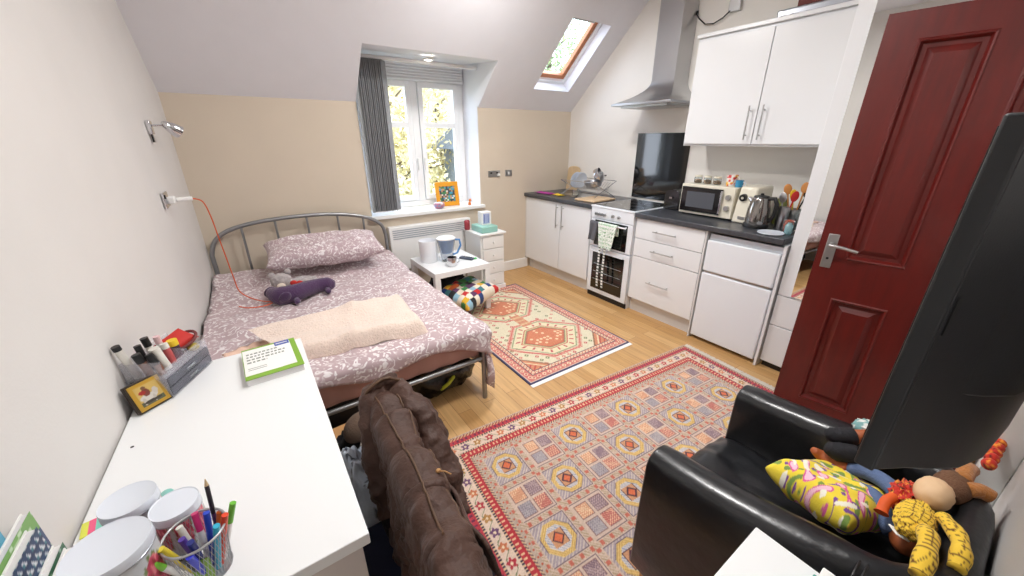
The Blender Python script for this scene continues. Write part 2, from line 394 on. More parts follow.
# dormer cheeks, head and apron
DY = 3.95
w = MB()
for (xx,dd) in ((WX0+.002,-.08),(WX1-.002,.08)):
    w.prism([(xx, YD+.012, slz(YD)), (xx, D+.012, KN+.005), (xx, DY+.12, KN+.005), (xx, DY+.12, 2.34), (xx, YD+.012, 2.28)], (dd,0,0)); w.prism([(xx,D+.012,WZ),(xx,DY+.12,WZ),(xx,DY+.12,KN+.005),(xx,D+.012,KN+.005)], (dd,0,0))
w.hexa([(WX0,YD,slz(YD)),(WX1,YD,slz(YD)),(WX1,DY+.12,2.22),(WX0,DY+.12,2.22),(WX0,YD,2.4),(WX1,YD,2.4),(WX1,DY+.12,2.4),(WX0,DY+.12,2.4)])
w.box(WX0, WX1, D+.1, DY+.12, .3, WZ)
struct(w.build('wall_dormer', M['ceiling']))
o = B(WX0-.03, WX1+.03, D-.045, DY, WZ, WZ+.035).build('window_1_sill', M['white_gloss'], bevel=.006); o.name = 'trim_2'; struct(o)
# window 1: double casement
wn = thing('window_1', None, None, (1.52, DY, WZ+.035)); struct(wn)
z0, z1 = WZ+.035, 2.03
f = MB(); a0, a1 = WX0+.001, WX1-.001
for (x0,x1,zz0,zz1) in ((a0,a0+.06,z0,2.22),(a1-.06,a1,z0,2.22),(a0+.06,a1-.06,z0,z0+.055),(a0+.06,a1-.06,2.03,2.22),(1.535,1.605,z0+.055,2.03)): f.box(x0,x1,DY,DY+.07,zz0,zz1)
f.build('window_frame', M['upvc'], wn, bevel=.004)
for (x0, x1) in ((a0+.065, 1.53), (1.61, a1-.065)):
    f = MB(); t = .05
    for q in ((x0,x0+t,z0+.06,2.025),(x1-t,x1,z0+.06,2.025),(x0+t,x1-t,z0+.06,z0+.06+t),(x0+t,x1-t,2.025-t,2.025),(x0+t,x1-t,1.61,1.66)): f.box(q[0],q[1],DY-.012,DY+.04,q[2],q[3])
    f.build('casement', M['upvc'], wn, bevel=.004)
    B(x0+.02,x1-.02,DY+.01,DY+.016,z0+.08,2.0).build('pane', M['pane'], wn)
B(1.545,1.56,DY-.03,DY-.012,1.2,1.32).build('window_handle', M['white_plastic'], wn, bevel=.004)
B(1.62,1.635,DY-.03,DY-.012,1.2,1.32).build('window_handle', M['white_plastic'], wn, bevel=.004)
# blind: headrail with pelmet slats, vertical vanes stacked at the left
bl = thing('vertical_blind', 'grey vertical blind drawn to the left side of the dormer window', 'blind', (1.1, 3.6, 2.14))
f = MB(); f.box(WX0+.012, WX1-.012, 3.60, 3.64, 2.125, 2.15)
f.build('headrail', M['white_plastic'], bl, bevel=.003)
f = MB(); f.box(.938,.985,3.60,3.606,.868,2.12, rot=(0,0,.12)); f.build('vane', M['blind_light'], bl)
for k in range(13):
    x = 1.0+.0155*k
    MB().box(x-.002, x+.002, 3.56, 3.65, .87+.002*(k%3), 2.12, rot=(0,0,-.75+.06*math.sin(k*2.3))).build('vane', M['blind'], bl)
MB().tube([(.95,3.56,.875),(1.05,3.575,.872),(1.20,3.58,.878)], .004, 6).build('bottom_chain', M['white_plastic'], bl)
vb = thing('roller_shade', 'white rolled slatted shade above the dormer window panes', 'blind', (1.52, 3.9, 2.0))
f = MB()
for k in range(7): f.box(WX0+.015, WX1-.015, DY-.05, DY-.015, 2.03+.024*k, 2.03+.024*k+.02)
f.build('slats', M['upvc'], vb, bevel=.003)
# skylight
sk = thing('window_2', None, None, (2.9, 3.15, 2.3)); struct(sk)
def slp(x, y, d): return sl(x, y) + nrm*d
def frame(mb, x0, x1, ya, yb, t, d0, d1):
    ty = t*math.cos(math.atan(K))
    for (xa,xb,yc,yd) in ((x0,x0+t,ya,yb),(x1-t,x1,ya,yb),(x0,x1,ya,ya-ty),(x0,x1,yb+ty,yb)):
        mb.hexa([slp(xa,yc,d0),slp(xb,yc,d0),slp(xb,yd,d0),slp(xa,yd,d0),slp(xa,yc,d1),slp(xb,yc,d1),slp(xb,yd,d1),slp(xa,yd,d1)])
f = MB(); frame(f, SX0-.02, SX1+.02, SY0+.015, SY1-.015, .05, .11, .16); f.build('window_frame', M['upvc'], sk)
f = MB(); frame(f, SX0+.02, SX1-.03, SY0-.03, SY1+.02, .045, .13, .18); f.build('sash', M['pine'], sk, bevel=.004)
f = MB(); f.hexa([slp(SX0+.05,SY0-.05,.15),slp(SX1-.06,SY0-.05,.15),slp(SX1-.06,SY1+.04,.15),slp(SX0+.05,SY1+.04,.15),slp(SX0+.05,SY0-.05,.154),slp(SX1-.06,SY0-.05,.154),slp(SX1-.06,SY1+.04,.154),slp(SX0+.05,SY1+.04,.154)])
f.build('pane', M['pane'], sk)
f = MB(); f.tube([slp(SX0+.1,SY1+.05,.11), slp(SX1-.1,SY1+.05,.11)], .006); f.build('window_handle', M['satin'], sk)
# skirting
struct(B(1.98, 2.75, D-.018, D, 0, .12).build('baseboard_back', M['white_gloss'], bevel=.006))
w = MB(); w.hexa([(LXF(NY),NY,0),(LXF(NY)+.018,NY,0),(LXF(D)+.018,D,0),(LXF(D),D,0),(LXF(NY),NY,.12),(LXF(NY)+.018,NY,.12),(LXF(D)+.018,D,.12),(LXF(D),D,.12)])
struct(w.build('baseboard_left', M['white_gloss'], bevel=.005))
struct(B(LXF(NY)+.02, 1.62, NY, NY+.018, 0, .12).build('baseboard_front', M['white_gloss'], bevel=.005))
# recessed spot in the dormer head
t = thing('recessed_spotlight', 'round recessed spotlight lit in the dormer ceiling above the window', 'light', (1.54, 3.5, 2.13))
MB().lathe((1.54,3.47,2.135), [(.045,0),(.045,.01),(.03,.012),(.03,0)], 24).build('bezel', M['white_plastic'], t, smooth=30)
MB().cyl((1.54,3.47,2.133),(1.54,3.47,2.14),.028).build('diffuser', M['lamp'], t)

# ------------------------------------------------------------------ kitchen run
XF = 2.72
def handle_v(p, x, y, z0, z1):
    f = MB(); f.tube([(x-.032,y,z0),(x-.032,y,z1)], .005, 10); f.tube([(x,y,z0+.03),(x-.032,y,z0+.03)], .004, 8); f.tube([(x,y,z1-.03),(x-.032,y,z1-.03)], .004, 8)
    return f.build('handle', M['satin'], p, smooth=40)
def handle_h(p, x, y0, y1, z):
    f = MB(); f.tube([(x-.032,y0,z),(x-.032,y1,z)], .005, 10); f.tube([(x,y0+.02,z),(x-.032,y0+.02,z)], .004, 8); f.tube([(x,y1-.02,z),(x-.032,y1-.02,z)], .004, 8)
    return f.build('handle', M['satin'], p, smooth=40)
# left base cupboard
c = thing('base_cupboard', 'white double door base cupboard left of the cooker', 'cabinet', (3.04, 3.08, 0))
B(XF+.02, W-.01, 2.56, D-.002, .13, .873).build('carcass', M['cab_edge'], c)
B(XF+.06, XF+.075, 2.56, D-.02, .0, .13).build('plinth', M['cab_edge'], c)
for (y0,y1,hy) in ((3.012,3.60,3.045),(2.57,3.006,2.955)):
    d = B(XF, XF+.018, y0, y1, .135, .868).build('door', M['cab'], c, bevel=.002); handle_v(d, XF, hy, .60, .85)
B(XF+.002, XF+.02, 3.602, D-.002, .13, .873).build('filler_strip', M['cab_edge'], c)
# worktops
tag(B(2.695, W-.002, 2.548, D-.002, .875, .915).build('worktop', M['worktop'], bevel=.006), 'dark slate worktop left of the cooker carrying the dish rack', 'worktop')
tag(B(2.695, W-.002, .905, 2.038, .875, .915).build('worktop', M['worktop'], bevel=.006), 'dark slate worktop right of the cooker carrying the microwave', 'worktop')
# drawer unit
c = thing('drawer_cabinet', 'white three drawer kitchen cabinet between cooker and fridge', 'cabinet', (3.04, 1.72, 0))
B(XF+.02, W-.01, 1.41, 2.035, .13, .873).build('carcass', M['cab_edge'], c)
B(XF+.055, XF+.07, 1.43, 2.035, 0, .13).build('plinth', M['cab_edge'], c)
B(XF-.002, W-.01, 1.402, 1.412, 0, .873).build('side_panel', M['cab_edge'], c)
for (a,b_) in ((.70,.868),(.54,.695),(.14,.535)):
    d = B(XF, XF+.018, 1.418, 2.03, a, b_).build('drawer', M['cab'], c, bevel=.002); handle_h(d, XF, 1.63, 1.84, (a+b_)/2 if b_<.8 or 1 else 0)
# fridge freezer under the counter
c = thing('fridge', 'white under counter fridge freezer with two doors', 'fridge', (3.04, 1.145, 0))
B(XF+.05, W-.04, .912, 1.392, .02, .845).build('body', M['fridge'], c, bevel=.006)
B(XF+.03, XF+.05, .912, 1.392, .812, .85).build('top_trim', M['fridge'], c)
d = B(XF, XF+.045, .912, 1.392, .575, .81).build('freezer_door', M['fridge'], c, bevel=.008)
MB().box(XF+.006, XF+.045, .93, 1.375, .566, .575).build('grip', M['satin'], d)
B(XF, XF+.045, .912, 1.392, .03, .56).build('fridge_door', M['fridge'], c, bevel=.008)
f = MB()
for y in (.95, 1.35): f.cyl((XF+.1,y,0),(XF+.1,y,.025),.015)
f.build('foot', M['black'], c)
tag(B(XF-.008, W-.01, .884, .902, 0, .872).build('end_panel', M['cab'], bevel=.002), 'narrow white upright panel right of the fridge', 'panel')
# wardrobe with mirror and drawers
c = thing('wardrobe', 'tall white wardrobe with mirror door above two drawers', 'wardrobe', (3.06, .33, 0))
XW = 2.74
B(XW+.02, W-.003, NY+.012, .878, .04, 2.32).build('carcass', M['cab_edge'], c)
B(XW+.03, XW+.04, NY+.012, .87, 0, .04).build('plinth', M['black'], c)
d = B(XW, XW+.018, .26, .878, .545, 2.32).build('door', M['cab'], c, bevel=.002)
B(XW-.004, XW, .30, .80, .555, 2.29).build('mirror', M['mirror'], d)
d.matrix_local = Matrix.Translation(Vector((XW,.878,0))-c.location)@Matrix.Rotation(math.radians(-2.6),4,'Z')@Matrix.Translation(c.location-Vector((XW,.878,0)))
d = B(XW, XW+.018, NY+.012, .255, .545, 2.32).build('door', M['cab'], c, bevel=.002)
for (a,b_) in ((.33,.54),(.05,.325)): B(XW, XW+.018, NY+.012, .878, a, b_).build('drawer', M['cab'], c, bevel=.003)
# wall cupboard
c = thing('wall_cupboard', 'white two door wall cupboard above the microwave', 'cabinet', (3.2, 1.43, 1.446))
B(3.04, W-.003, .90, 1.905, 1.446, 2.19).build('carcass', M['cab'], c, bevel=.002)
for (y0,y1,hy) in ((1.378,1.893,1.42),(.90,1.372,1.33)):
    d = B(3.02, 3.038, y0, y1, 1.462, 2.17).build('door', M['cab'], c, bevel=.002); handle_v(d, 3.02, hy, 1.49, 1.71)
B(3.015, W-.003, .90, 1.91, 2.19, 2.215).build('cornice', M['cab'], c, bevel=.003)
# box on top of the cupboard
t = thing('storage_box', 'dark red and grey box on top of the wall cupboard', 'box', (3.2, 1.2, 2.215))
B(3.05, 3.3, .99, 1.40, 2.215, 2.26).build('grey_tray', M['tinrim'], t, bevel=.01)
B(3.07, 3.28, 1.10, 1.30, 2.26, 2.46).build('red_lid', mat('dark_red_card',(96,30,24),.6), t, bevel=.006)
# cooker
c = thing('cooker', 'white freestanding electric cooker with black double oven glass', 'cooker', (3.0, 2.29, 0))
Y0, Y1 = 2.045, 2.54; XC = 2.70
B(XC+.03, W-.06, Y0, Y1, .0, .905).build('body', M['fridge'], c, bevel=.003)
B(XC+.02, XC+.035, Y0+.004, Y1-.004, 0, .045).build('plinth', M['black'], c)
f = MB(); f.box(XC-.01, W-.06, Y0-.004, Y1+.004, .905, .918); f.build('hob_surround', M['fridge'], c, bevel=.003)
hb = B(XC+.03, W-.09, Y0+.02, Y1-.02, .918, .921).build('hob_glass', M['black_gloss'], c)
f = MB()
for (x,y,r) in ((2.86,2.18,.085),(2.86,2.41,.07),(3.12,2.18,.07),(3.12,2.41,.085)):
    f.grid(32, 2, lambda u, v: (x+(r-.004*v)*math.cos(u*2*PI), y+(r-.004*v)*math.sin(u*2*PI), .9214), closed=True)
f.build('ring_marks', M['satin'], hb)
cp = MB().hexa([(XC+.0,Y0,.80),(XC+.03,Y0,.80),(XC+.03,Y1,.80),(XC+.0,Y1,.80),(XC-.005,Y0,.905),(XC+.03,Y0,.905),(XC+.03,Y1,.905),(XC-.005,Y1,.905)]).build('control_panel', M['fridge'], c, bevel=.004)
for y in (2.47,2.435,2.40,2.365,2.27,2.20):
    f = MB(); f.cyl((XC,y,.845),(XC-.022,y,.845),.0135, .012, 18); f.box(XC-.03,XC-.02,y-.003,y+.003,.833,.857); f.build('knob', M['satin'], cp, smooth=40)
def oven_door(a, b_, ga, gb):
    d = B(XC+.002, XC+.03, Y0+.003, Y1-.003, a, b_).build('oven_door', M['fridge'], c, bevel=.004)
    B(XC-.001, XC+.004, Y0+.055, Y1-.055, ga, gb).build('oven_glass', M['black_gloss'], d)
    f = MB(); z = b_-.028; f.tube([(XC-.035,Y0+.05,z),(XC-.035,Y1-.05,z)], .007, 10)
    for y in (Y0+.07, Y1-.07): f.tube([(XC,y,z),(XC-.035,y,z)], .006, 8)
    f.build('handle', M['fridge'], d, smooth=40); return d
oven_door(.53, .795, .545, .785)
d = oven_door(.055, .52, .10, .475)
f = MB()
for z in (.2,.28,.36): f.tube([(XC-.003,Y0+.08,z),(XC-.003,Y1-.08,z)], .0018, 6)
f.build('oven_shelf_lines', M['satin'], d)
# splashback, hood
tag(B(W-.012, W-.001, 2.045, 2.62, .93, 1.55).build('splashback', M['black_gloss'], bevel=.002), 'glossy black glass splashback behind the cooker', 'splashback')
t = thing('extractor_hood', 'stainless steel chimney extractor hood above the cooker', 'extractor hood', (3.1, 2.29, 1.7))
hx0, hx1, hy0, hy1 = 2.915, W-.003, 2.0, 2.59
f = MB(); rings = []
for i in range(13):
    u = i/12; e = (1-u)**2.1
    x0 = 3.175 + (hx0-3.175)*e; ya = 2.165 + (hy0-2.165)*e; yb = 2.39 + (hy1-2.39)*e; z = 1.79 + .19*u
    rings.append([f.bm.verts.new((x0,ya,z)), f.bm.verts.new((hx1,ya,z)), f.bm.verts.new((hx1,yb,z)), f.bm.verts.new((x0,yb,z))])
for a, b_ in zip(rings, rings[1:]):
    for k in range(4): f.bm.faces.new((a[k], a[(k+1)%4], b_[(k+1)%4], b_[k]))
f.bm.faces.new(rings[0][::-1]); f.bm.faces.new(rings[-1])
f.build('canopy', M['steel'], t, smooth=40)
lip = B(hx0-.008, hx1, hy0-.005, hy1+.005, 1.77, 1.79).build('lip', M['steel'], t, bevel=.003)
B(hx0+.05, hx1-.05, hy0+.06, hy1-.06, 1.755, 1.77).build('grease_filter', M['satin'], t)
B(3.175, hx1, 2.165, 2.39, 1.97, ZC-.002).build('chimney', M['steel'], t, bevel=.002)
# cable and socket above the cupboards
t = thing('fused_spur', 'grey socket on the wall above the wall cupboard with a black cable', 'socket', (W-.01, 1.86, 2.43))
B(W-.03, W-.002, 1.81, 1.90, 2.40, 2.53).build('faceplate', M['satin'], t, bevel=.004)
pts = [(W-.03,2.165,2.455),(W-.03,2.13,2.41),(W-.03,2.07,2.36),(W-.03,2.00,2.35),(W-.03,1.93,2.375),(W-.03,1.88,2.41)]
MB().tube(pts, .005, 8).build('cable', M['black'], t, smooth=60)
MB().box(W-.03, W-.02, 2.15, 2.17, 2.44, 2.47).build('plug', M['black'], t)

# ------------------------------------------------------------------ things on the left worktop
ZT = .915
t = thing('chopping_board', 'wooden chopping board with a rounded top leaning on the right wall in the corner', 'chopping board', (3.3, 3.42, ZT))
f = MB(); pts = []
for k in range(9):
    a = PI*k/8; pts.append((0, .095*math.cos(a), .25+.03*math.sin(a)))
poly = [(0,.10,0),(0,.10,.24)] + pts[1:-1] + [(0,-.10,.24),(0,-.10,0)]
R = Euler((0, .10, 0)).to_matrix()
f.prism([R@Vector((p[0], -p[1]*1.0, p[2]))+Vector((3.30,3.47,ZT+.003)) for p in poly], R@Vector((.018,0,0)))
f.build('board', M['board'], t, bevel=.004)
# dish rack
t = thing('dish_rack', 'chrome wire folding dish rack on the left worktop', 'dish rack', (3.05, 2.95, ZT))
f = MB()
for y in (2.74, 3.22):
    f.tube([(2.90,y,ZT+.005),(3.25,y,ZT+.17)], .004, 8); f.tube([(3.25,y,ZT+.005),(2.90,y,ZT+.17)], .004, 8)
for x,z in ((2.90,.17),(3.25,.17),(2.90,.005),(3.25,.005)): f.tube([(x,2.74,ZT+z),(x,3.22,ZT+z)], .004, 8)
f.build('frame', M['chrome'], t, smooth=60)
f = MB()
for k in range(14):
    y = 2.76+.034*k; f.tube([(2.93,y,ZT+.155),(3.0,y,ZT+.09),(3.15,y,ZT+.09),(3.22,y,ZT+.155)], .002, 6)
f.build('wires', M['chrome'], t, smooth=60)
def bowl(c, r, h, th=.004):
    return [(r*.45,0),(r*.8,h*.35),(r,h),(r-th,h),(r*.78,h*.38),(r*.42,th)]
tag(MB().lathe((3.07,2.90,ZT+.095), bowl(0,.105,.075)).build('mixing_bowl', M['steel'], smooth=60), 'steel bowl in the dish rack under the pan', 'bowl')
t = thing('saucepan', 'upturned steel saucepan on top of the dishes in the rack', 'pan', (3.08,2.9,ZT+.16))
Rp = Euler((1.2,.2,.4)).to_matrix()
MB().lathe((3.08,2.88,ZT+.215), [(.07,0),(.075,.01),(.078,.055),(.075,.055),(.07,.012)], R=Rp).build('body', M['chrome'], t, smooth=50)
MB().tube([Vector((3.08,2.88,ZT+.215))+Rp@Vector((.07,0,.045)), Vector((3.08,2.88,ZT+.215))+Rp@Vector((.20,.02,.055))], .008).build('handle', M['black'], t, smooth=50)
tag(MB().lathe((3.09,2.80,ZT+.19), bowl(0,.065,.05), R=Euler((-1.1,0,0)).to_matrix()).build('sieve', M['mesh'], smooth=60), 'small steel sieve leaning in the dish rack beside the pan', 'sieve')
for k,(y,l) in enumerate(((3.16,'white plate nearest the corner in the dish rack'),(3.12,'second white plate from the corner in the dish rack'),(3.08,'third white plate from the corner in the dish rack'))):
    R = Euler((PI/2+.15,0,0)).to_matrix()
    tag(MB().lathe((3.06,y,ZT+.165), [(.04,0),(.07,.004),(.085,.012),(.083,.014),(.065,.007),(.02,.004)], R=R).build('plate', M['tin'], smooth=50), l, 'plate')
tag(MB().lathe((2.96,3.04,ZT+.002),[(.02,0),(.034,.008),(.036,.07),(.033,.07),(.031,.01),(.005,.008)]).build('glass_tumbler', M['glassy'], smooth=50),'clear glass tumbler in front of the dish rack','glass')
f = MB(); f.box(2.77,3.10,2.60,2.86,ZT+.001,ZT+.02, rot=(0,0,.05)); tag(f.build('serving_board', M['tray'], bevel=.006),'flat pale wooden board on the worktop beside the cooker','board')
f = MB(); f.grid(16,10,lambda u,v:(2.80+.10*v+.01*nz(u*4,v*3,1), 3.30+.26*u, ZT+.006+.014*abs(nz(u*5,v*6,3))))
tag(f.build('dishcloth', M['magenta'], smooth=180, solid=.004),'crumpled magenta dishcloth at the wall end of the left worktop','cloth')
f = MB(); f.grid(12,10,lambda u,v:(2.82+.07*v, 3.14+.12*u+.008*nz(v*5,u), ZT+.008+.014*abs(nz(u*5,v*6,7))))
tag(f.build('sponge_cloth', M['yellow'], smooth=180, solid=.006),'yellow cloth on the worktop in front of the chopping board','cloth')
f = MB(); f.box(2.96,3.2,2.70,3.26,ZT+.0005,ZT+.004); tag(f.build('drainer_mat', M['steel'], bevel=.002),'steel drainer under the dish rack','drainer')
# towels over the grill handle
def towel(name, y0, y1, z0, m, label, ph, colfn=None, xo=0):
    f = MB(); H = .767
    def fn(u, v):
        y = y0+(y1-y0)*u; s = v*1.0; L = H-z0
        back = .09
        if s < .2: q = s/.2; x = XC-.020-xo; z = H-back*(1-q)
        elif s < .3: q = (s-.2)/.1; a = PI*q; x = XC-.035-.0*q-(.015+xo)*(-math.cos(a)); z = H+.012*math.sin(a)
        else: q = (s-.3)/.7; x = XC-.050-xo-.012*q-.010*math.sin(u*9+ph)*q; z = H-L*q
        y = y + .03*(q if s >= .3 else 0)*math.sin(ph+u*3)
        return (x, y, z)
    f.grid(24, 50, fn)
    o = f.build(name, m, smooth=180, solid=.004); tag(o, label, 'tea towel')
    if colfn: colour(o, colfn)
    return o
towel('tea_towel', 2.405, 2.505, .60, M['grey_cloth'], 'dark grey tea towel hanging on the upper oven handle', .4)
def twl(co):
    n = len(co); C = rgbs(n, (238,240,236)); a = np.mod(co[:,1]/.028, 1); b_ = np.mod(co[:,2]/.034, 1)
    r = np.hypot(a-.5, b_-.5); C[(r < .40)&(r > .28)] = (170,206,170); C[r < .14] = (60,110,70); C[(a < .08)] = (200,214,200); return C
tw = towel('tea_towel', 2.18, 2.40, .545, M['vcs'], 'white tea towel with green print hanging on the upper oven handle', 1.4, twl)
def twk(co):
    n = len(co); C = rgbs(n, (240,240,236)); q = np.mod(co[:,2]/.03, 1); C[q < .4] = (60,70,60); return C
for y in (2.325, 2.265):
    f = MB(); f.grid(4, 60, lambda u, v: (XC-.075+.004*math.sin(v*6), y+.022*u+.006*math.sin(v*4), .56-.40*v)); colour(f.build('strip', M['vcs'], tw, smooth=180, solid=.003), twk)

# ------------------------------------------------------------------ things on the right worktop
t = thing('toaster', 'black and chrome toaster beside the cooker', 'toaster', (3.19,1.93,ZT))
f = MB()
def rr(x0,x1,y0,y1,z0,z1,r,mb,seg=5):
    pts = []
    for (cx,cz,a0) in ((y1-r,z1-r,0),(y0+r,z1-r,PI/2)):
        for k in range(seg+1): a = a0+PI/2*k/seg; pts.append((x0, cx+r*math.cos(a), cz+r*math.sin(a)))
    pts += [(x0,y0,z0),(x0,y1,z0)]; mb.prism(pts, (x1-x0,0,0)); return mb
rr(3.06,3.30,1.875,2.005,ZT+.012,ZT+.17,.05,MB()).build('body', M['black'], t, smooth=40)
rr(3.045,3.062,1.87,2.01,ZT+.008,ZT+.172,.05,MB()).build('end_cap', mat('dark_chrome',(90,92,96),.12,1), t, smooth=40)
B(3.03,3.046,1.93,1.955,ZT+.1,ZT+.115).build('lever', M['chrome'], t)
B(3.06,3.30,1.88,2.0,ZT,ZT+.014).build('base', M['black'], t)
t = thing('microwave', 'white microwave oven with black glass door', 'microwave', (3.15,1.62,ZT))
my0,my1,mx0,mx1,mz0,mz1 = 1.385,1.82,2.98,3.3,ZT+.012,ZT+.245
B(mx0,mx1,my0,my1,mz0,mz1).build('case', M['cream'], t, bevel=.006)
d = B(mx0-.012,mx0,1.475,my1-.012,mz0+.02,mz1-.02).build('door', M['black_gloss'], t, bevel=.003)
B(mx0-.014,mx0-.012,1.53,my1-.06,mz0+.055,mz1-.055).build('window', mat('grey_oven_window',(84,87,94),.2), d)
B(mx0-.03,mx0-.012,1.468,1.482,mz0+.03,mz1-.03).build('handle', M['chrome'], t, bevel=.003)
p = B(mx0-.008,mx0,my0+.003,1.465,mz0+.006,mz1-.006).build('control_panel', M['cream'], t)
for z in (.16,.08): MB().cyl((mx0-.008,1.427,mz0+z),(mx0-.025,1.427,mz0+z),.02,.018).build('dial', M['satin'], p, smooth=40)
f = MB()
for y in (my0+.03,my1-.03):
    for x in (mx0+.03,mx1-.03): f.cyl((x,y,ZT),(x,y,mz0),.012)
f.build('foot', M['black'], t)
t = thing('coffee_machine', 'cream upright appliance with black dial between microwave and kettle', 'kitchen appliance', (3.13,1.30,ZT))
cx0=2.96
f = MB(); f.hexa([(cx0,1.235,ZT),(3.25,1.235,ZT),(3.25,1.375,ZT),(cx0,1.375,ZT),(cx0+.035,1.245,ZT+.26),(3.25,1.245,ZT+.26),(3.25,1.365,ZT+.26),(cx0+.035,1.365,ZT+.26)]); f.build('body', M['cream'], t, bevel=.015)
MB().cyl((cx0+.03,1.325,ZT+.185),(cx0+.005,1.325,ZT+.182),.025).build('dial', M['black'], t, smooth=40)
MB().cyl((cx0+.003,1.325,ZT+.182),(cx0-.001,1.325,ZT+.181),.009).build('dial_cap', M['cream'], t, smooth=40)
B(cx0-.002,cx0+.006,1.28,1.33,ZT+.03,ZT+.05).build('badge', M['satin'], t)
t = thing('kettle', 'glass and steel electric kettle with a black handle', 'kettle', (2.96,1.16,ZT))
kc = (2.93,1.185,ZT)
MB().lathe(kc,[(.078,0),(.08,.02),(.075,.028)]).build('base', M['black'], t, smooth=40)
MB().lathe((kc[0],kc[1],ZT+.028),[(.072,0),(.074,.02),(.07,.10),(.056,.165),(.05,.175)]).build('body', mat('smoked_kettle_steel',(150,146,142),.12,.85), t, smooth=50)
MB().lathe((kc[0],kc[1],ZT+.203),[(.05,0),(.045,.012),(.012,.018),(.01,.028),(.006,.03)]).build('lid', M['black'], t, smooth=40)
MB().tube([(2.93,1.135,ZT+.2),(2.93,1.10,ZT+.205),(2.93,1.082,ZT+.17),(2.93,1.085,ZT+.09),(2.93,1.115,ZT+.045)],[.012,.014,.014,.013,.01]).build('handle', M['black'], t, smooth=60)
MB().cyl((2.93,1.24,ZT+.18),(2.93,1.265,ZT+.195),.02,.01).build('spout', M['chrome'], t, smooth=40)
# jars on the microwave
MZ = mz1
j0 = thing('storage_jar', None, 'jar', (3.1,1.76,MZ), 'little glass jars on the microwave')
MB().lathe((3.1,1.76,MZ),[(.024,0),(.03,.005),(.03,.04),(.026,.048),(.024,.046),(.027,.038),(.027,.006),(.005,.004)]).build('glass', M['glassy'], j0, smooth=50)
MB().lathe((3.1,1.76,MZ+.005),[(.025,0),(.026,.02),(.01,.026)]).build('grains', M['spice'], j0, smooth=50)
MB().lathe((3.1,1.76,MZ+.0475),[(.028,0),(.028,.012),(.02,.015)]).build('lid', M['cream'], j0, smooth=40)
j0['label'] = 'small lidded glass jar on the microwave, nearest the cooker'
dup(j0,(3.1,1.68,MZ),label='small lidded glass jar on the microwave, middle of three'); dup(j0,(3.1,1.60,MZ),label='small lidded glass jar on the microwave, nearest the mug')
t = thing('mug', 'white mug with a red floral print on the microwave end', 'mug', (3.08,1.47,MZ))
def mugc(co):
    C = rgbs(len(co),(240,236,230)); h = hash2(np.floor(co[:,0]/.012),np.floor(co[:,1]/.012)+np.floor(co[:,2]/.012)*7); C[h>.62]=(206,60,60); C[(h>.45)&(h<.55)]=(236,190,70); return C
f = MB(); f.lathe((3.08,1.48,MZ),[(.03,0),(.034,.004)]+[(.036+.0003*k,.01+.009*k) for k in range(9)]+[(.035,.083),(.03,.01),(.004,.008)],seg=40); colour(f.build('cup', M['vcg'], t, smooth=50), mugc)
MB().tube([(3.08,1.445,MZ+.07),(3.08,1.425,MZ+.06),(3.08,1.425,MZ+.035),(3.08,1.446,MZ+.022)],.005).build('handle', M['cream'], t, smooth=60)
t = thing('blue_mug', 'small blue mug with white pattern on the microwave end', 'mug', (3.04,1.41,MZ))
MB().lathe((3.045,1.405,MZ),[(.02,0),(.026,.004),(.028,.05),(.025,.05),(.022,.008),(.003,.006)]).build('cup', mat('turquoise_glaze',(60,140,180),.25), t, smooth=50)
MB().tube([(3.045,1.38,MZ+.04),(3.045,1.362,MZ+.035),(3.045,1.362,MZ+.018),(3.045,1.38,MZ+.012)],.004).build('handle', M['tin'], t, smooth=60)
# utensil pots
def pot(name, label, x, y, r, h, m, cat='utensil pot'):
    t = thing(name, label, cat, (x,y,ZT))
    MB().lathe((x,y,ZT),[(r*.95,0),(r,.004),(r,h),(r-.003,h),(r-.003,.006),(.004,.005)]).build('pot', m, t, smooth=50); return t
pot('utensil_pot','slim steel utensil pot right of the kettle',3.0,1.06,.035,.15,M['steel'])
pot('utensil_pot','dark pierced utensil pot against the wall holding the wooden spoons',3.10,1.03,.045,.13,M['satin'])
def spoon(x,y,z,dx,dy,h,m,label,name='wooden_spoon',kind='spoon'):
    t = thing(name, label, kind, (x,y,z))
    a = Vector((x,y,z)); b_ = a+Vector((dx,dy,h)); MB().tube([a,b_],.005,8).build('handle', m, t, smooth=60)
    d = (b_-a).normalized()
    R = d.to_track_quat('Z','Y').to_matrix()
    if kind == 'spoon': MB().ball(b_+d*.03,.006,.024,.036,R=R).build('bowl', m, t, smooth=180)
    elif kind == 'spatula': MB().box(-.003,.003,-.025,.025,0,.07).build('blade', m, t); 
    return t
spoon(3.09,1.04,ZT+.01,-.02,.045,.22,M['woodspoon'],'large wooden spoon standing left in the utensil pot')
spoon(3.11,1.03,ZT+.01,.0,-.02,.235,M['woodspoon'],'tall round headed wooden spoon standing in the utensil pot')
spoon(3.08,1.02,ZT+.01,-.03,.02,.19,M['yellow'],'yellow plastic spoon in the utensil pot','plastic_spoon')
spoon(3.12,1.05,ZT+.01,.02,-.05,.20,M['black'],'black ladle in the utensil pot','ladle')
spoon(3.12,1.01,ZT+.01,.04,-.05,.22,M['steel'],'steel serving spoon leaning to the right in the utensil pot','serving_spoon')
spoon(3.00,1.06,ZT+.01,.0,.02,.17,M['steel'],'steel spoon in the slim utensil pot','serving_spoon')
spoon(3.01,1.05,ZT+.01,.02,-.02,.18,M['red'],'red handled spoon in the slim utensil pot','plastic_spoon')
t = pot('cutlery_basket','clear jar of red and orange packets in front of the utensil pot',2.93,.985,.033,.085,M['glassy'],'jar')
MB().lathe((2.93,.985,ZT+.006),[(.027,0),(.028,.07),(.01,.075)]).build('contents', mat('red_orange_packets',(186,74,44),.5,var=.5,vscale=90), t, smooth=50)
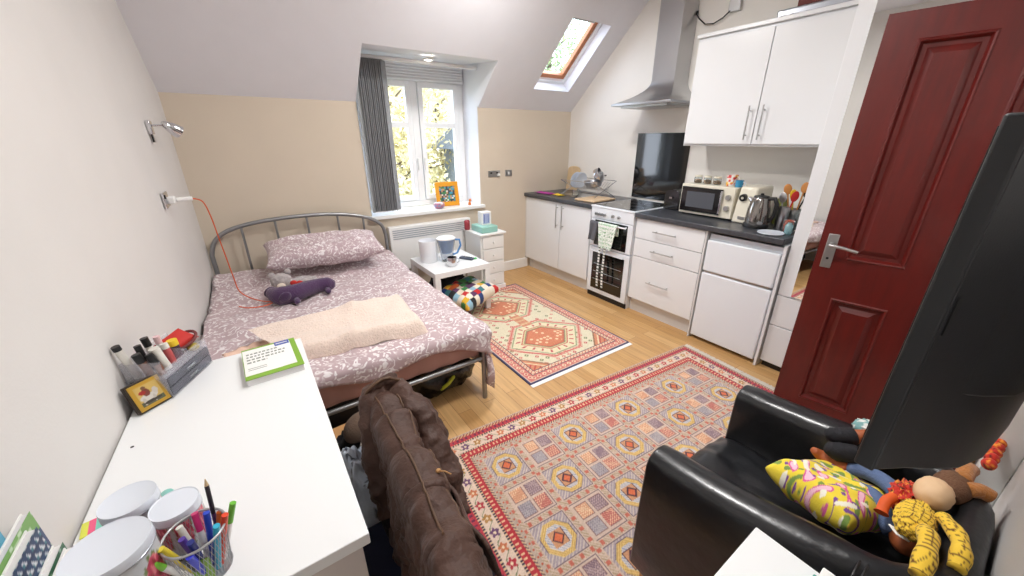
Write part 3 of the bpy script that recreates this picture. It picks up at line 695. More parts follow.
for (x,y,l) in ((3.02,.955,'upturned drinking glass beside the wardrobe end of the worktop'),(3.10,.94,'drinking glass nearest the wall at the wardrobe end of the worktop')):
    tag(MB().lathe((x,y,ZT),[(.028,0),(.03,.004),(.034,.12),(.032,.12),(.027,.008),(.003,.006)]).build('drinking_glass', M['glassy'], smooth=50), l, 'glass')
tag(MB().lathe((2.86,.955,ZT),[(.02,0),(.022,.003),(.022,.06),(.015,.066),(.012,.075),(.002,.076)]).build('small_bottle', mat('pale_blue_bottle',(160,200,205),.2,trans=.5), smooth=50),'small pale blue bottle at the front corner of the right worktop','bottle')
tag(MB().lathe((2.80,1.03,ZT),[(.05,0),(.085,.006),(.083,.009),(.04,.004)],sy=.9).build('saucer', M['tin'], smooth=50),'white saucer at the front edge of the right worktop','saucer')
tag(MB().lathe((3.16,1.14,ZT),[(.03,0),(.035,.005),(.035,.17),(.02,.19),(.02,.215),(.002,.216)]).build('oil_bottle', mat('green_oil',(150,160,90),.1,trans=.5), smooth=50),'green oil bottle standing behind the kettle','bottle')

# ------------------------------------------------------------------ back wall fittings
t = thing('wall_socket','double grey metal wall socket right of the dormer window','socket',(2.285,D,1.12))
B(2.21,2.36,D-.008,D,1.115,1.18).build('faceplate', M['satin'], t, bevel=.002)
for x in (2.235,2.31): B(x,x+.02,D-.012,D-.008,1.15,1.165).build('switch', M['black'], t)
B(2.325,2.35,D-.03,D-.008,1.125,1.15).build('plug', M['white_plastic'], t, bevel=.003)
t = thing('light_switch','single grey metal switch plate near the kitchen corner','switch',(2.475,D,1.12))
B(2.43,2.52,D-.008,D,1.115,1.18).build('faceplate', M['satin'], t, bevel=.002); B(2.468,2.482,D-.014,D-.008,1.135,1.16).build('switch', M['white_plastic'], t)
t = thing('electric_heater','long white electric panel heater under the dormer window','heater',(1.45,D-.04,.25))
B(1.05,1.93,D-.075,D-.005,.28,.72).build('case', M['white_plastic'], t, bevel=.008)
f = MB()
for k in range(5): f.box(1.08,1.90,D-.079,D-.074,.60+.02*k,.607+.02*k)
f.build('grille', M['tinrim'], t)
B(1.12,1.2,D-.03,D-.004,.0,.28).build('foot', M['white_plastic'], t)
B(1.78,1.86,D-.03,D-.004,.0,.28).build('foot', M['white_plastic'], t)
# on the window sill
t = thing('photo_frame','orange picture frame with a colourful photo on the window sill','picture frame',(1.76,3.75,WZ+.035))
SZ = WZ+.035
R = Euler((-.18,0,-.12)).to_matrix(); P = Vector((1.765,3.72,SZ+.003))
def rbox(mb, R, P, x0,x1,y0,y1,z0,z1): mb.hexa([P+R@Vector(q) for q in ((x0,y0,z0),(x1,y0,z0),(x1,y1,z0),(x0,y1,z0),(x0,y0,z1),(x1,y0,z1),(x1,y1,z1),(x0,y1,z1))]); return mb
f = MB()
for q in ((-.125,.125,0,.015,0,.045),(-.125,.125,0,.015,.205,.25),(-.125,-.085,0,.015,.045,.205),(.085,.125,0,.015,.045,.205)): rbox(f,R,P,*q)
f.build('frame', M['orange'], t, bevel=.003)
f = MB(); f.grid(34,32,lambda u,v: P+R@Vector((-.085+.17*u,.008,.045+.16*v)))
def pic(co):
    h = hash2(np.floor(co[:,0]/.018),np.floor(co[:,2]/.018),3); C = rgbs(len(co),(60,70,80)); C[h>.5]=(190,150,110); C[h>.7]=(60,130,80); C[h>.85]=(70,160,190); C[h<.12]=(230,225,220); return C
colour(f.build('photo', M['vcg'], t), pic)
MB().tube([P+R@Vector((0,.015,.18)),(1.77,3.83,SZ+.004)],.004).build('stand', M['orange'], t)
def potc(co):
    C = rgbs(len(co),(232,228,230)); z = co[:,2]; h = hash2(np.floor((co[:,0]+co[:,1])/.02),np.floor(z/.02),5); C[(h>.6)]=(196,120,140); C[h<.2]=(130,150,180); return C
t = thing('round_trinket_pot','small round patterned pot in front of the orange picture frame','pot',(1.62,3.68,SZ))
colour(MB().lathe((1.625,3.655,SZ),[(.03,0),(.05,.012),(.057,.032),(.052,.055),(.04,.06),(.03,.062),(.008,.066)],32).build('pot', M['vcg'], t, smooth=50), potc)
t = thing('toy_figurine','tiny orange animal figurine on the right end of the window sill','figurine',(2.0,3.7,SZ))
f = MB(); f.ball((1.985,3.66,SZ+.022),.014,.02,.014); f.ball((1.985,3.648,SZ+.05),.015,.014,.014)
for s in (-1,1):
    f.ball((1.985+s*.01,3.648,SZ+.064),.005,.004,.007,8,6); f.cyl((1.985+s*.008,3.65,SZ),(1.985+s*.008,3.655,SZ+.018),.005,seg=8); f.cyl((1.985+s*.008,3.67,SZ),(1.985+s*.008,3.668,SZ+.018),.005,seg=8)
f.build('body', mat('orange_resin',(226,130,60),.5), t, smooth=180)

# ------------------------------------------------------------------ side table, drawers tower
t = thing('side_table','low square white side table between the bed and the drawer tower','table',(1.43,3.10,0))
TX0,TX1,TY0,TY1,TZ = 1.16,1.70,2.80,3.37,.45
B(TX0,TX1,TY0,TY1,TZ-.05,TZ).build('tabletop', M['desk'], t, bevel=.003)
for x in (TX0,TX1-.05):
    for y in (TY0,TY1-.05): B(x,x+.05,y,y+.05,0,TZ-.05).build('leg', M['desk'], t, bevel=.002)
tag(MB().lathe((1.27,3.17,TZ),[(.07,0),(.078,.01),(.083,.20),(.08,.2),(.073,.01),(.003,.008)]).build('white_tub', mat('frosted_plastic',(242,244,248),.4), smooth=50),'tall frosted white tub on the side table','tub')
t = thing('water_filter_jug','blue water filter jug with a white lid on the side table','jug',(1.48,3.10,TZ))
f = MB(); jc = (1.42,3.10,TZ)
f.lathe(jc,[(.042,0),(.048,.01),(.06,.12),(.075,.2),(.072,.2),(.055,.12),(.043,.012),(.003,.01)],sx=1.15); f.build('body', M['clear'], t, smooth=50)
MB().lathe((jc[0],jc[1],TZ+.075),[(.04,0),(.046,.02),(.058,.09),(.07,.128),(.02,.13)],sx=1.15).build('filter_hopper', M['jugblue'], t, smooth=50)
MB().lathe((jc[0],jc[1],TZ+.205),[(.077,0),(.077,.01),(.06,.022),(.01,.024)],sx=1.15).build('lid', M['white_plastic'], t, smooth=40)
MB().tube([(1.50,3.09,TZ+.19),(1.545,3.08,TZ+.185),(1.555,3.08,TZ+.13),(1.52,3.09,TZ+.06),(1.475,3.09,TZ+.05)],.009).build('handle', M['jugblue'], t, smooth=60)
t = thing('steel_mug','silver mug in front of the blue water jug','mug',(1.44,2.94,TZ))
MB().lathe((1.385,2.93,TZ),[(.036,0),(.042,.006),(.046,.04),(.042,.08),(.039,.08),(.042,.04),(.038,.01),(.003,.008)]).build('cup', M['chrome'], t, smooth=50)
MB().tube([(1.425,2.925,TZ+.065),(1.45,2.92,TZ+.055),(1.45,2.92,TZ+.03),(1.427,2.925,TZ+.02)],.004).build('handle', M['chrome'], t, smooth=60)
t = thing('remote_control','dark grey remote control on the side table','remote control',(1.60,3.02,TZ))
MB().box(1.56,1.61,2.96,3.1,TZ,TZ+.02,rot=(0,0,.5)).build('body', mat('slate_plastic',(70,78,96),.5), t, bevel=.006)
f = MB()
for k in range(4):
    for j in range(2): f.box(1.578+.017*j,1.586+.017*j,2.98+.025*k,2.99+.025*k,TZ+.019,TZ+.023,rot=(0,0,.5),piv=(1.585,3.03,TZ))
f.build('buttons', M['black'], t)
t = thing('keyring','small bright green keyring on the side table beside the remote','keyring',(1.65,2.95,TZ))
f = MB(); f.lathe((1.655,2.99,TZ),[(.014,0),(.016,.004),(.012,.012),(.002,.013)]); f.build('tag', mat('bright_green',(70,190,90),.5), t, smooth=50)
MB().tube([(1.655+.016*math.cos(a*PI/6)+.024,2.975+.016*math.sin(a*PI/6),TZ+.003) for a in range(13)],.0015,6).build('ring', M['chrome'], t)
t = thing('storage_bag','black fabric bag pushed under the side table','bag',(1.4,3.1,0))
def lump(mb, c, rx, ry, rz, amp=.12, fr=4, seed=0, seg=36, rings=22, flat=True, pw=.7):
    def fn(v):
        d = Vector((v.x/rx, v.y/ry, v.z/rz)); s = lambda a: math.copysign(abs(a)**pw, a)
        q = Vector((rx*s(d.x), ry*s(d.y), rz*s(d.z)))
        k = 1+amp*noise.noise(Vector((d.x*fr+seed, d.y*fr, d.z*fr)))+amp*.5*noise.noise(Vector((d.x*fr*3, d.y*fr*3+seed, d.z*fr*3)))
        q = q*k
        if flat: q.z = max(q.z, -rz*.96)
        return q
    return mb.ball(c, rx, ry, rz, seg, rings, fn=fn)
lump(MB(),(1.44,3.16,.15),.19,.13,.15,.15,3,2).build('body', M['curtain'], t, smooth=180)
MB().tube([(1.32,3.08,.25),(1.36,3.05,.32),(1.48,3.05,.325),(1.52,3.08,.25)],.008).build('strap', M['curtain'], t, smooth=60)
def cushion(mb, w, h, th, R=None, P=(0,0,0), n=30, pinch=.08, wr=0, seed=0):
    R = R if R is not None else Matrix.Identity(3); P = Vector(P)
    def f(side):
        def g(u, v):
            a = 2*u-1; b_ = 2*v-1
            k = (1-a**4)*(1-b_**4); q = max(0, k)**.45
            sx = 1-pinch*(1-abs(b_))**0*(b_*b_ < 2)*0; x = a*w/2*(1-pinch*(1-b_*b_)); y = b_*h/2*(1-pinch*(1-a*a))
            z = side*th/2*q + wr*noise.noise(Vector((a*3+seed, b_*3, side)))*q
            return P+R@Vector((x, y, z))
        return g
    mb.grid(n, n, f(1)); mb.grid(n, n, f(-1)); bmesh.ops.remove_doubles(mb.bm, verts=mb.bm.verts, dist=.0005); return mb
# patchwork cushion
def patch(co):
    cols = np.array([(200,40,40),(30,60,120),(235,225,205),(60,130,70),(230,180,50),(30,30,34),(150,190,210),(190,90,40),(60,120,130),(90,50,90)], float)
    i = np.floor(co[:,0]/.052+50); j = np.floor(co[:,1]/.052+50); h = np.floor(hash2(i,j)*10).astype(int) % 10; C = cols[h].copy()
    C[(np.mod(i+j,2) == 0)&(hash2(i,j,2)>.72)] = (238,230,212); return C
o = cushion(MB(),.46,.40,.16,n=90,wr=.02).build('patchwork_cushion', M['vcs'], smooth=180); colour(o, patch)
o.location = (1.50,2.87,.10); o.rotation_euler = (.10,-.10,.35); tag(o,'multicoloured patchwork cushion on the floor under the side table','cushion')
# drawer tower
t = thing('drawer_tower','narrow white four drawer tower right of the side table','drawer unit',(1.97,3.30,0))
AX0,AX1,AY0,AY1 = 1.83,2.11,3.17,3.5
B(AX0,AX1,AY0+.015,AY1,.0,.60).build('body', M['white_gloss'], t, bevel=.003)
B(AX0-.015,AX1+.015,AY0-.012,AY1+.01,.60,.62).build('top', M['white_gloss'], t, bevel=.004)
B(AX0-.008,AX1+.008,AY0-.005,AY1,.0,.05).build('plinth', M['white_gloss'], t, bevel=.004)
for k in range(4):
    z = .06+.134*k; d = B(AX0+.02,AX1-.02,AY0,AY0+.015,z,z+.124).build('drawer', M['white_gloss'], t, bevel=.004)
    MB().lathe((1.97,AY0,z+.062),[(.006,0),(.006,.008),(.012,.014),(.009,.022),(.001,.024)],16,R=Euler((PI/2,0,0)).to_matrix()).build('knob', M['white_gloss'], d, smooth=50)
tag(B(1.86,2.05,3.2,3.42,.62,.685).build('teal_box', mat('pale_teal_plastic',(150,200,188),.35), bevel=.01),'flat pale teal plastic box on top of the drawer tower','box')
t = thing('white_carton','white carton with a blue panel standing on the teal box','box',(1.95,3.3,.685))
B(1.91,2.02,3.28,3.36,.685,.815).build('carton', M['paper'], t, bevel=.002); B(1.925,2.0,3.277,3.28,.70,.80).build('label', mat('lilac_blue_print',(170,180,215),.5), t); B(1.935,1.94,3.2755,3.277,.71,.79).build('stripe', M['blue'], t); B(1.98,1.985,3.2755,3.277,.71,.79).build('stripe', M['blue'], t)
t = thing('red_pot','small dark red pot on the left of the drawer tower top','pot',(1.84,3.45,.62))
MB().lathe((1.835,3.46,.62),[(.025,0),(.03,.01),(.03,.09),(.02,.10),(.002,.104)]).build('pot', mat('dark_red_glaze',(150,50,60),.4), t, smooth=50)

# ------------------------------------------------------------------ bed
t = thing('bed_frame','silver metal double bed frame with an arched headboard','bed',(.33,2.6,0))
HY = 3.56; r = .014
arch = [(-.30,HY,0),(-.305,HY,.6),(-.30,HY,.70),(-.26,HY,.79),(-.17,HY,.855),(0,HY,.895),(.2,HY,.91),(.36,HY,.913),(.55,HY,.905),(.75,HY,.875),(.90,HY,.825),(.985,HY,.76),(1.01,HY,.68),(1.015,HY,.58),(1.015,HY,0)]
def smoothpath(p, n=4):
    p = [Vector(q) for q in p]; out = []
    for i in range(len(p)-1):
        p0 = p[max(i-1,0)]; p1 = p[i]; p2 = p[i+1]; p3 = p[min(i+2,len(p)-1)]
        for k in range(n):
            s = k/n; out.append(.5*((2*p1)+(-p0+p2)*s+(2*p0-5*p1+4*p2-p3)*s*s+(-p0+3*p1-3*p2+p3)*s**3))
    return out+[p[-1]]
MB().tube(smoothpath(arch), .016, 12).build('headboard_arch', M['bedmetal'], t, smooth=60)
for x,zt in ((-.08,.87),(.15,.895),(.38,.905),(.62,.89),(.83,.84)): MB().tube([(x,HY,.3),(x,HY,zt)],.009,10).build('headboard_bar', M['bedmetal'], t, smooth=60)
MB().tube([(-.30,HY,.32),(1.015,HY,.32)],.014).build('headboard_rail', M['bedmetal'], t, smooth=60)
for x in (-.32,.965): MB().tube([(x,HY,.30),(x,1.70,.30)],.016).build('side_rail', M['bedmetal'], t, smooth=60)
MB().tube([(-.34,1.69,.285),(.955,1.69,.285)],.014).build('foot_rail', M['bedmetal'], t, smooth=60)
MB().tube(smoothpath([(.962,1.685,0),(.962,1.685,.36),(.955,1.685,.40),(.93,1.685,.42)]),.015).build('leg', M['bedmetal'], t, smooth=60)
MB().tube(smoothpath([(-.345,1.685,0),(-.345,1.685,.36),(-.34,1.685,.40),(-.31,1.685,.42)]),.015).build('leg', M['bedmetal'], t, smooth=60)
f = MB()
for k in range(14): y = 1.80+.125*k; f.box(-.31,.95,y,y+.06,.300,.315)
f.build('slats', M['beech'], t)
# mattress with pink sheet
t = thing('mattress','mattress with a dusty pink fitted sheet under the duvet','mattress',(.33,2.6,.315))
MB().box(-.335,.955,1.708,3.53,.318,.475).build('mattress', M['sheet'], t, bevel=.03)
f = MB(); f.grid(60,8,lambda u,v:(-.33+1.27*u,1.704-.004*math.sin(u*60),.31+.15*v)); f.build('sheet_edge', M['sheet'], t, smooth=180, solid=.004)
# duvet
def dtop(x, y):
    return .495+.045*max(0,min(1,(y-3.0)/.3))**1.5+.026*nz(x,y,0,3.2)+.013*nz(x,y,2,8)+.010*(1-abs(math.sin((x*1.2+y*.35)*6+3*nz(x,y,5,2))))**3
X0d, X1d, Y0d, Y1d = -.365, 1.0, 1.655, 3.50
f = MB(); nu, nv = 110, 130
def duv(u, v):
    # u across from wall (0) to room side (1), v from head (0) to foot (1), the ends fold over the edge
    a = u*1.72; b_ = v*1.985
    x = X0d+a; dz = 0; y = Y1d-b_; ov = 0
    wid = X1d-X0d
    ex = max(0, a-wid+.04); ey = max(0, b_-(Y1d-Y0d)+.04)
    px = X0d+min(a, wid-.04)+min(ex, .05)*.9; py = Y1d-min(b_, Y1d-Y0d-.04)-min(ey,.04)*.9
    px = max(px, LXF(py)+.012+.01)
    drop = max(0, ex-.03)+max(0, ey-.03)
    if ex > 0 and ey > 0: drop = math.hypot(max(0,ex-.03), max(0,ey-.03))*1.15
    z = dtop(px, py)-drop-.35*min(ex,.03)-.3*min(ey,.03)
    s = min(1, drop*8)
    if ex > .03: px += .018*math.sin(b_*19+2*nz(b_,3,0,2))*s+.03*s*nz(b_*4,7)
    if ey > .03: py += (.014*math.sin(a*23)+.02*nz(a*4,5))*s; 
    if ey > .03: z += .02*nz(a*3,2,4)*s
    edge = min(1, (b_)/.06); z -= .02*(1-edge)
    return (px, py, z)
def duv2(u, v):
    vv = v*(1-(.0 if u > 1 else 0)); return duv(u, v)
f.grid(nu, nv, lambda u, v: duv(u*.97, v*(.953+.012*math.sin(u*17+1)+.055*max(0,(u-.72)/.28)+.05*max(0,(u-.3)/.7)*.4)))
tag(f.build('duvet', M['duvet'], smooth=180, solid=.022), 'mauve duvet with white scroll print spread over the bed', 'duvet')
o = cushion(MB(),.84,.42,.17,n=50,wr=.03,seed=3,pinch=.05).build('pillow', M['pillow'], smooth=180); o.location=(.44,3.25,.60); o.rotation_euler=(.17,.0,-.04); tag(o,'mauve floral pillow lying against the arched headboard','pillow')
# folded fleece blanket
f = MB()
bq = [Vector((-.17,2.34)),Vector((.72,2.38)),Vector((.66,1.80)),Vector((-.19,2.0))]   # back-left, back-right, front-right, front-left
bq = [Vector((-.14,2.20)),Vector((.70,2.24)),Vector((.665,1.76)),Vector((.0,1.86))]
def blk(layer):
    def g(u, v):
        p = (bq[0]*(1-u)+bq[1]*u)*(1-v)+(bq[3]*(1-u)+bq[2]*u)*v
        e = min(1, (1-v)/.08)**.5*min(1, (1-u)/.05)**.5
        return (p.x, p.y, dtop(p.x,p.y)+.014+ (.078*e+.006*nz(u*7,v*5,1)+.012*nz(u*2.5,v*2,4) if layer else 0))
    return g
f.grid(60,36,blk(1)); f.grid(60,36,blk(0)); bmesh.ops.remove_doubles(f.bm, verts=f.bm.verts, dist=.0001)
g = f.bm
# close the sides
ed = [e for e in g.edges if e.is_boundary]
try: bmesh.ops.bridge_loops(g, edges=ed)
except Exception: pass
tag(f.build('fleece_blanket', M['blanket'], smooth=60), 'folded peach fleece blanket across the foot of the bed', 'blanket')
f = MB(); f.grid(20,16,lambda u,v:(-.26+.22*u+.02*nz(v*3,u), 2.12-.20*v+.05*u+.02*nz(u*3,v,2), dtop(-.2,2.1)+.022+.022*abs(nz(u*4,v*4,6))))
tag(f.build('pink_scarf', mat('peach_cloth',(232,198,178),.9,bump=.5,bscale=60), smooth=180, solid=.008),'crumpled peach cloth at the wall end of the fleece blanket','cloth')
# purple soft toy and grey plush
t = thing('purple_soft_toy','purple knitted long bodied soft toy lying on the duvet','soft toy',(.22,2.86,.5))
f = MB(); f.tube(smoothpath([(-.0,2.76,.575),(.05,2.70,.56),(.12,2.70,.56),(.20,2.74,.56),(.28,2.78,.555),(.35,2.78,.55),(.39,2.77,.545)]),
      [r_ for r_ in np.interp(np.linspace(0,6,25),[0,1,2,3,4,5,6],[.035,.062,.058,.052,.048,.05,.02])],18)
f.build('body', M['purple'], t, smooth=180)
for (x,y) in ((.0,2.80),(.07,2.64)): MB().ball((x,y,.565),.035,.02,.045,R=Euler((.5,.4,.3)).to_matrix()).build('ear', M['purple'], t, smooth=180)
for (x,y) in ((.13,2.63),(.33,2.71)): MB().ball((x,y,.53),.02,.04,.02).build('paw', M['purple'], t, smooth=180)
t = thing('grey_plush','small grey plush animal with a red bow behind the purple toy','soft toy',(.15,3.0,.5))
lump(MB(),(.08,2.93,.585),.065,.06,.055,.1,4,1,pw=.95,flat=False).build('head', M['greyplush'], t, smooth=180)
lump(MB(),(.20,2.90,.555),.10,.06,.045,.15,4,5,pw=.9).build('body', M['greyplush'], t, smooth=180)
for (x,y,z) in ((.03,2.95,.63),(.13,2.97,.635)): MB().ball((x,y,z),.022,.015,.022).build('ear', M['greyplush'], t, smooth=180)
MB().ball((.07,2.865,.57),.028,.02,.022).build('muzzle', mat('cream_plush',(226,212,196),.9), t, smooth=180)
f = MB(); f.ball((.145,2.845,.585),.022,.014,.018); f.ball((.18,2.84,.578),.022,.014,.018); f.ball((.163,2.838,.582),.008); f.build('bow', M['red'], t, smooth=180)
# things under the bed
t = thing('bin_bag','black plastic bag with a yellow green tie under the foot of the bed','bag',(.72,1.98,0))
lump(MB(),(.76,1.98,.12),.25,.17,.12,.22,3,8,pw=.8).build('bag', M['binbag'], t, smooth=180)
MB().grid
f = MB(); f.tube(smoothpath([(.72,1.80,.09),(.77,1.79,.12),(.82,1.805,.15)]),[.006]+[.011]*7+[.003],8); f.build('tie', M['yellowtie'], t, smooth=60)
t = thing('under_bed_bag','dark bag on the floor beneath the bed near the desk','bag',(.2,2.05,0))
lump(MB(),(.16,2.02,.13),.30,.16,.13,.15,3,4).build('bag', mat('dark_navy_bag',(26,30,38),.6,bump=.5,bscale=30), t, smooth=180)

# ------------------------------------------------------------------ left wall fittings
t = thing('reading_lamp','small chrome spot lamp on the left wall above the sockets','lamp',(LXF(3.0),3.0,1.56))
x = LXF(2.97)
B(x,x+.02,2.91,2.98,1.53,1.60).build('wall_plate', M['chrome'], t, bevel=.004)
MB().tube([(x+.02,2.945,1.575),(x+.07,2.96,1.58)],.006).build('arm', M['chrome'], t, smooth=60)
R = Vector((.55,.45,-.45)).to_track_quat('Z','Y').to_matrix()
MB().lathe((x+.065,2.955,1.59),[(.010,0),(.018,.01),(.03,.05),(.036,.085),(.033,.085),(.026,.05),(.003,.02)],R=R).build('lamp_shade', M['chrome'], t, smooth=50)
B(x+.005,x+.012,2.93,2.96,1.49,1.53).build('switch', M['black'], t)
x = LXF(2.8)
t = thing('wall_socket','double chrome wall socket on the left wall with a white plug in it','socket',(x,2.78,1.17))
B(x,x+.01,2.70,2.85,1.16,1.24).build('faceplate', M['chrome'], t, bevel=.003)
B(x+.01,x+.045,2.76,2.81,1.175,1.215).build('plug', M['white_plastic'], t, bevel=.008)
B(x+.01,x+.015,2.72,2.73,1.21,1.23).build('switch', M['black'], t)
t = thing('phone_charger','white charger adaptor with a long orange cable hanging down to the bed','charger',(x,2.8,1.2))
x2 = x+.045
MB().tube([(x2,2.785,1.195),(x2+.07,2.80,1.195)],.012).build('adaptor', M['white_plastic'], t, smooth=40)
pts = [(x2+.07,2.80,1.195),(x2+.11,2.82,1.17),(x2+.125,2.84,1.08),(x2+.13,2.87,.95),(x2+.135,2.92,.8),(x2+.14,2.96,.66),(x2+.15,2.95,.565),(-.12,2.86,.535),(-.05,2.75,.53),(0.0,2.70,.53),(-.05,2.66,.53),(-.13,2.68,.53),(-.18,2.74,.53)]
MB().tube(smoothpath(pts,6),.0035,8).build('cable', M['orange_cable'], t, smooth=60)

# ------------------------------------------------------------------ desk
DZ = .75; dx1 = .061; dy0, dy1 = .605, 1.60
t = thing('desk','white laminate desk along the left wall with a drawer slot','desk',(-.18,1.1,0))
MB().hexa([(LXF(dy0)+.008,dy0,DZ-.03),(dx1,dy0,DZ-.03),(dx1,dy1,DZ-.03),(LXF(dy1)+.008+.0,dy1,DZ-.03),(LXF(dy0)+.008,dy0,DZ),(dx1,dy0,DZ),(dx1,dy1,DZ),(LXF(dy1)+.008,dy1,DZ)]).build('desktop', M['desk'], t, bevel=.002)
B(-.42,.045,dy0+.01,dy0+.028,0,DZ-.03).build('side_panel', mat('desk_side_white',(214,206,202),.5), t)
B(-.40,.045,dy1-.03,dy1-.012,0,DZ-.03).build('side_panel', M['desk'], t)
B(-.36,-.345,dy0+.03,dy1-.03,.3,DZ-.03).build('back_panel', M['desk'], t)
B(.03,.045,dy0+.03,dy1-.03,.62,DZ-.03).build('drawer', M['desk'], t)
f = MB()
for (x_,y_) in ((.018,1.40),(-.385,1.20)): f.cyl((x_,y_,DZ-.001),(x_,y_,DZ+.0006),.004,seg=12)
f.build('screw_hole', M['black'], t)
# book on the desk
t = thing('textbook','white and green textbook with a blue corner label on the desk','book',(-.045,1.45,DZ))
bc = Vector((-.045,1.447,DZ)); Rb = Euler((0,0,.035)).to_matrix()
f = MB(); rbox(f,Rb,bc,-.083,.083,-.113,.113,.0,.0235); f.build('pages', M['pages'], t)
f = MB(); rbox(f,Rb,bc,-.086,.086,-.116,.116,.0235,.025); f.build('cover', M['green'], t)
f = MB(); rbox(f,Rb,bc,-.084,.068,-.090,.104,.025,.0256); f.build('cover_panel', M['paper'], t)
f = MB(); rbox(f,Rb,bc,.018,.066,.082,.113,.0254,.0262); f.build('blue_label', M['blue'], t)
f = MB()
for k,(w_) in enumerate((.10,.12,.115,.06)):
    y_ = .062-.022*k; xx = -.074
    while xx < -.074+w_: l_ = random.uniform(.006,.014); rbox(f,Rb,bc,xx,min(xx+l_,-.074+w_),y_,y_+.009,.0255,.026); xx += l_+.004
f.build('title_print', M['ink'], t)
f = MB()
for k in range(2): rbox(f,Rb,bc,-.074,-.02,-.045-.012*k,-.042-.012*k,.0255,.026)
f.build('author_print', M['ink'], t)
f = MB(); rbox(f,Rb,bc,.022,.060,.094,.100,.0262,.0266); f.build('label_print', M['paper'], t)
# acrylic make-up organiser
t = thing('makeup_organiser','clear acrylic make-up organiser with smoky drawers at the far end of the desk','organiser',(-.31,1.45,DZ))
Ro = Euler((0,0,-.46)).to_matrix(); oc = Vector((-.322,1.515,DZ))
f = MB(); rbox(f,Ro,oc,-.055,.055,-.105,.105,0,.005)
for q in ((-.055,.055,-.105,-.102,.005,.07),(-.055,.055,.102,.105,.005,.07),(-.055,-.052,-.102,.102,.005,.13),(-.055,.055,-.105,.105,.07,.073),
          (-.052,.055,-.105,-.102,.073,.13),(-.052,.055,.102,.105,.073,.11),(-.055,.055,0,.002,.073,.12),(.052,.055,-.105,.105,.073,.10)): rbox(f,Ro,oc,*q)
f.build('case', M['acrylic'], t)
for k in range(2):
    d = MB(); rbox(d,Ro,oc,-.05,.058,-.100,.100,.008+.032*k,.036+.032*k); d = d.build('drawer', M['acrylic_dark'], t, bevel=.002)
    f = MB(); rbox(f,Ro,oc,.058,.062,-.02,.02,.018+.032*k,.024+.032*k); f.build('pull', M['clear'], d)
def stick(name, label, cat, x, y, z, lean, L, r, body, cap, group=None, capl=.35):
    t = thing(name, label, cat, (x,y,z), group); d = Vector(lean).normalized(); a = Vector((x,y,z))
    MB().tube([a, a+d*L*(1-capl)], r, 12).build('body', body, t, smooth=50)
    MB().tube([a+d*L*(1-capl), a+d*L], r*1.04, 12).build('cap', cap, t, smooth=50); return t
def op(u, v, z=.075): q = oc+Ro@Vector((u, v, z)); return (q.x, q.y, q.z)
brown = mat('brown_tube',(120,80,60),.4); whitet = mat('ivory_tube',(226,222,214),.4); pinkt = mat('rose_tube',(196,90,90),.4); dpt = mat('plum_tube',(70,44,64),.4)
stick('makeup_tube','tall white tube with a square black cap at the back of the organiser','make-up',*op(-.03,-.085),(-.15,-.1,1),.12,.010,whitet,M['black'],capl=.12)
stick('makeup_tube','brown tube with a black cap nearest the wall in the organiser','make-up',*op(0.01,-.088),(-.2,.0,1),.085,.011,brown,M['black'])
stick('makeup_tube','dark bronze tube standing at the organiser front left','make-up',*op(.035,-.078),(-.25,.1,1),.075,.010,brown,M['black'],capl=.5)
stick('makeup_tube','black mascara tube in the middle of the organiser','make-up',*op(-.02,-.05),(-.1,.05,1),.09,.009,M['black'],M['black'])
stick('makeup_tube','ivory squeeze tube leaning forward in the organiser','make-up',*op(.025,-.045),(-.15,-.05,.9),.08,.013,whitet,whitet)
stick('makeup_tube','black capped white tube behind the rose tube','make-up',*op(-.02,-.015),(-.1,0,1),.10,.010,whitet,M['black'],capl=.3)
stick('lipstick','rose coloured tube with a striped white cap in the organiser','make-up',*op(.02,-.01),(-.12,.1,1),.07,.010,pinkt,whitet,capl=.25)
stick('nail_polish','plum bottle with a yellow cap in the organiser','make-up',*op(.015,.025),(-.05,0,1),.065,.014,dpt,M['yellow'],capl=.3)
stick('lipstick','pale pink capped stick behind the yellow cap in the organiser','make-up',*op(-.02,.02),(-.05,0,1),.085,.009,whitet,mat('pale_pink',(236,200,204),.4),capl=.3)
o = cushion(MB(),.07,.10,.035,n=16).build('red_pouch', M['red'], smooth=180); o.location = op(-.01,.065,.10); o.rotation_euler=(.2,.5,-.6); tag(o,'small red cloth pouch in the right end of the organiser','pouch')
q = Vector(op(.01,.07,.085)); f = MB(); f.tube([q+Ro@Vector((.035*math.cos(a*PI/12),.045*math.sin(a*PI/12),.028+.012*math.sin(a*PI/12))) for a in range(25)],.005,8); tag(f.build('hair_band', mat('maroon_band',(110,50,50),.6), smooth=60),'maroon hair band resting on the right end of the organiser','hair band')
q = op(.035,.07,.085); tag(MB().ball(q,.018,.022,.012).build('hair_clip', mat('olive_gold',(176,160,70),.4), smooth=180),'olive and gold hair clip inside the organiser beside the red pouch','hair clip')
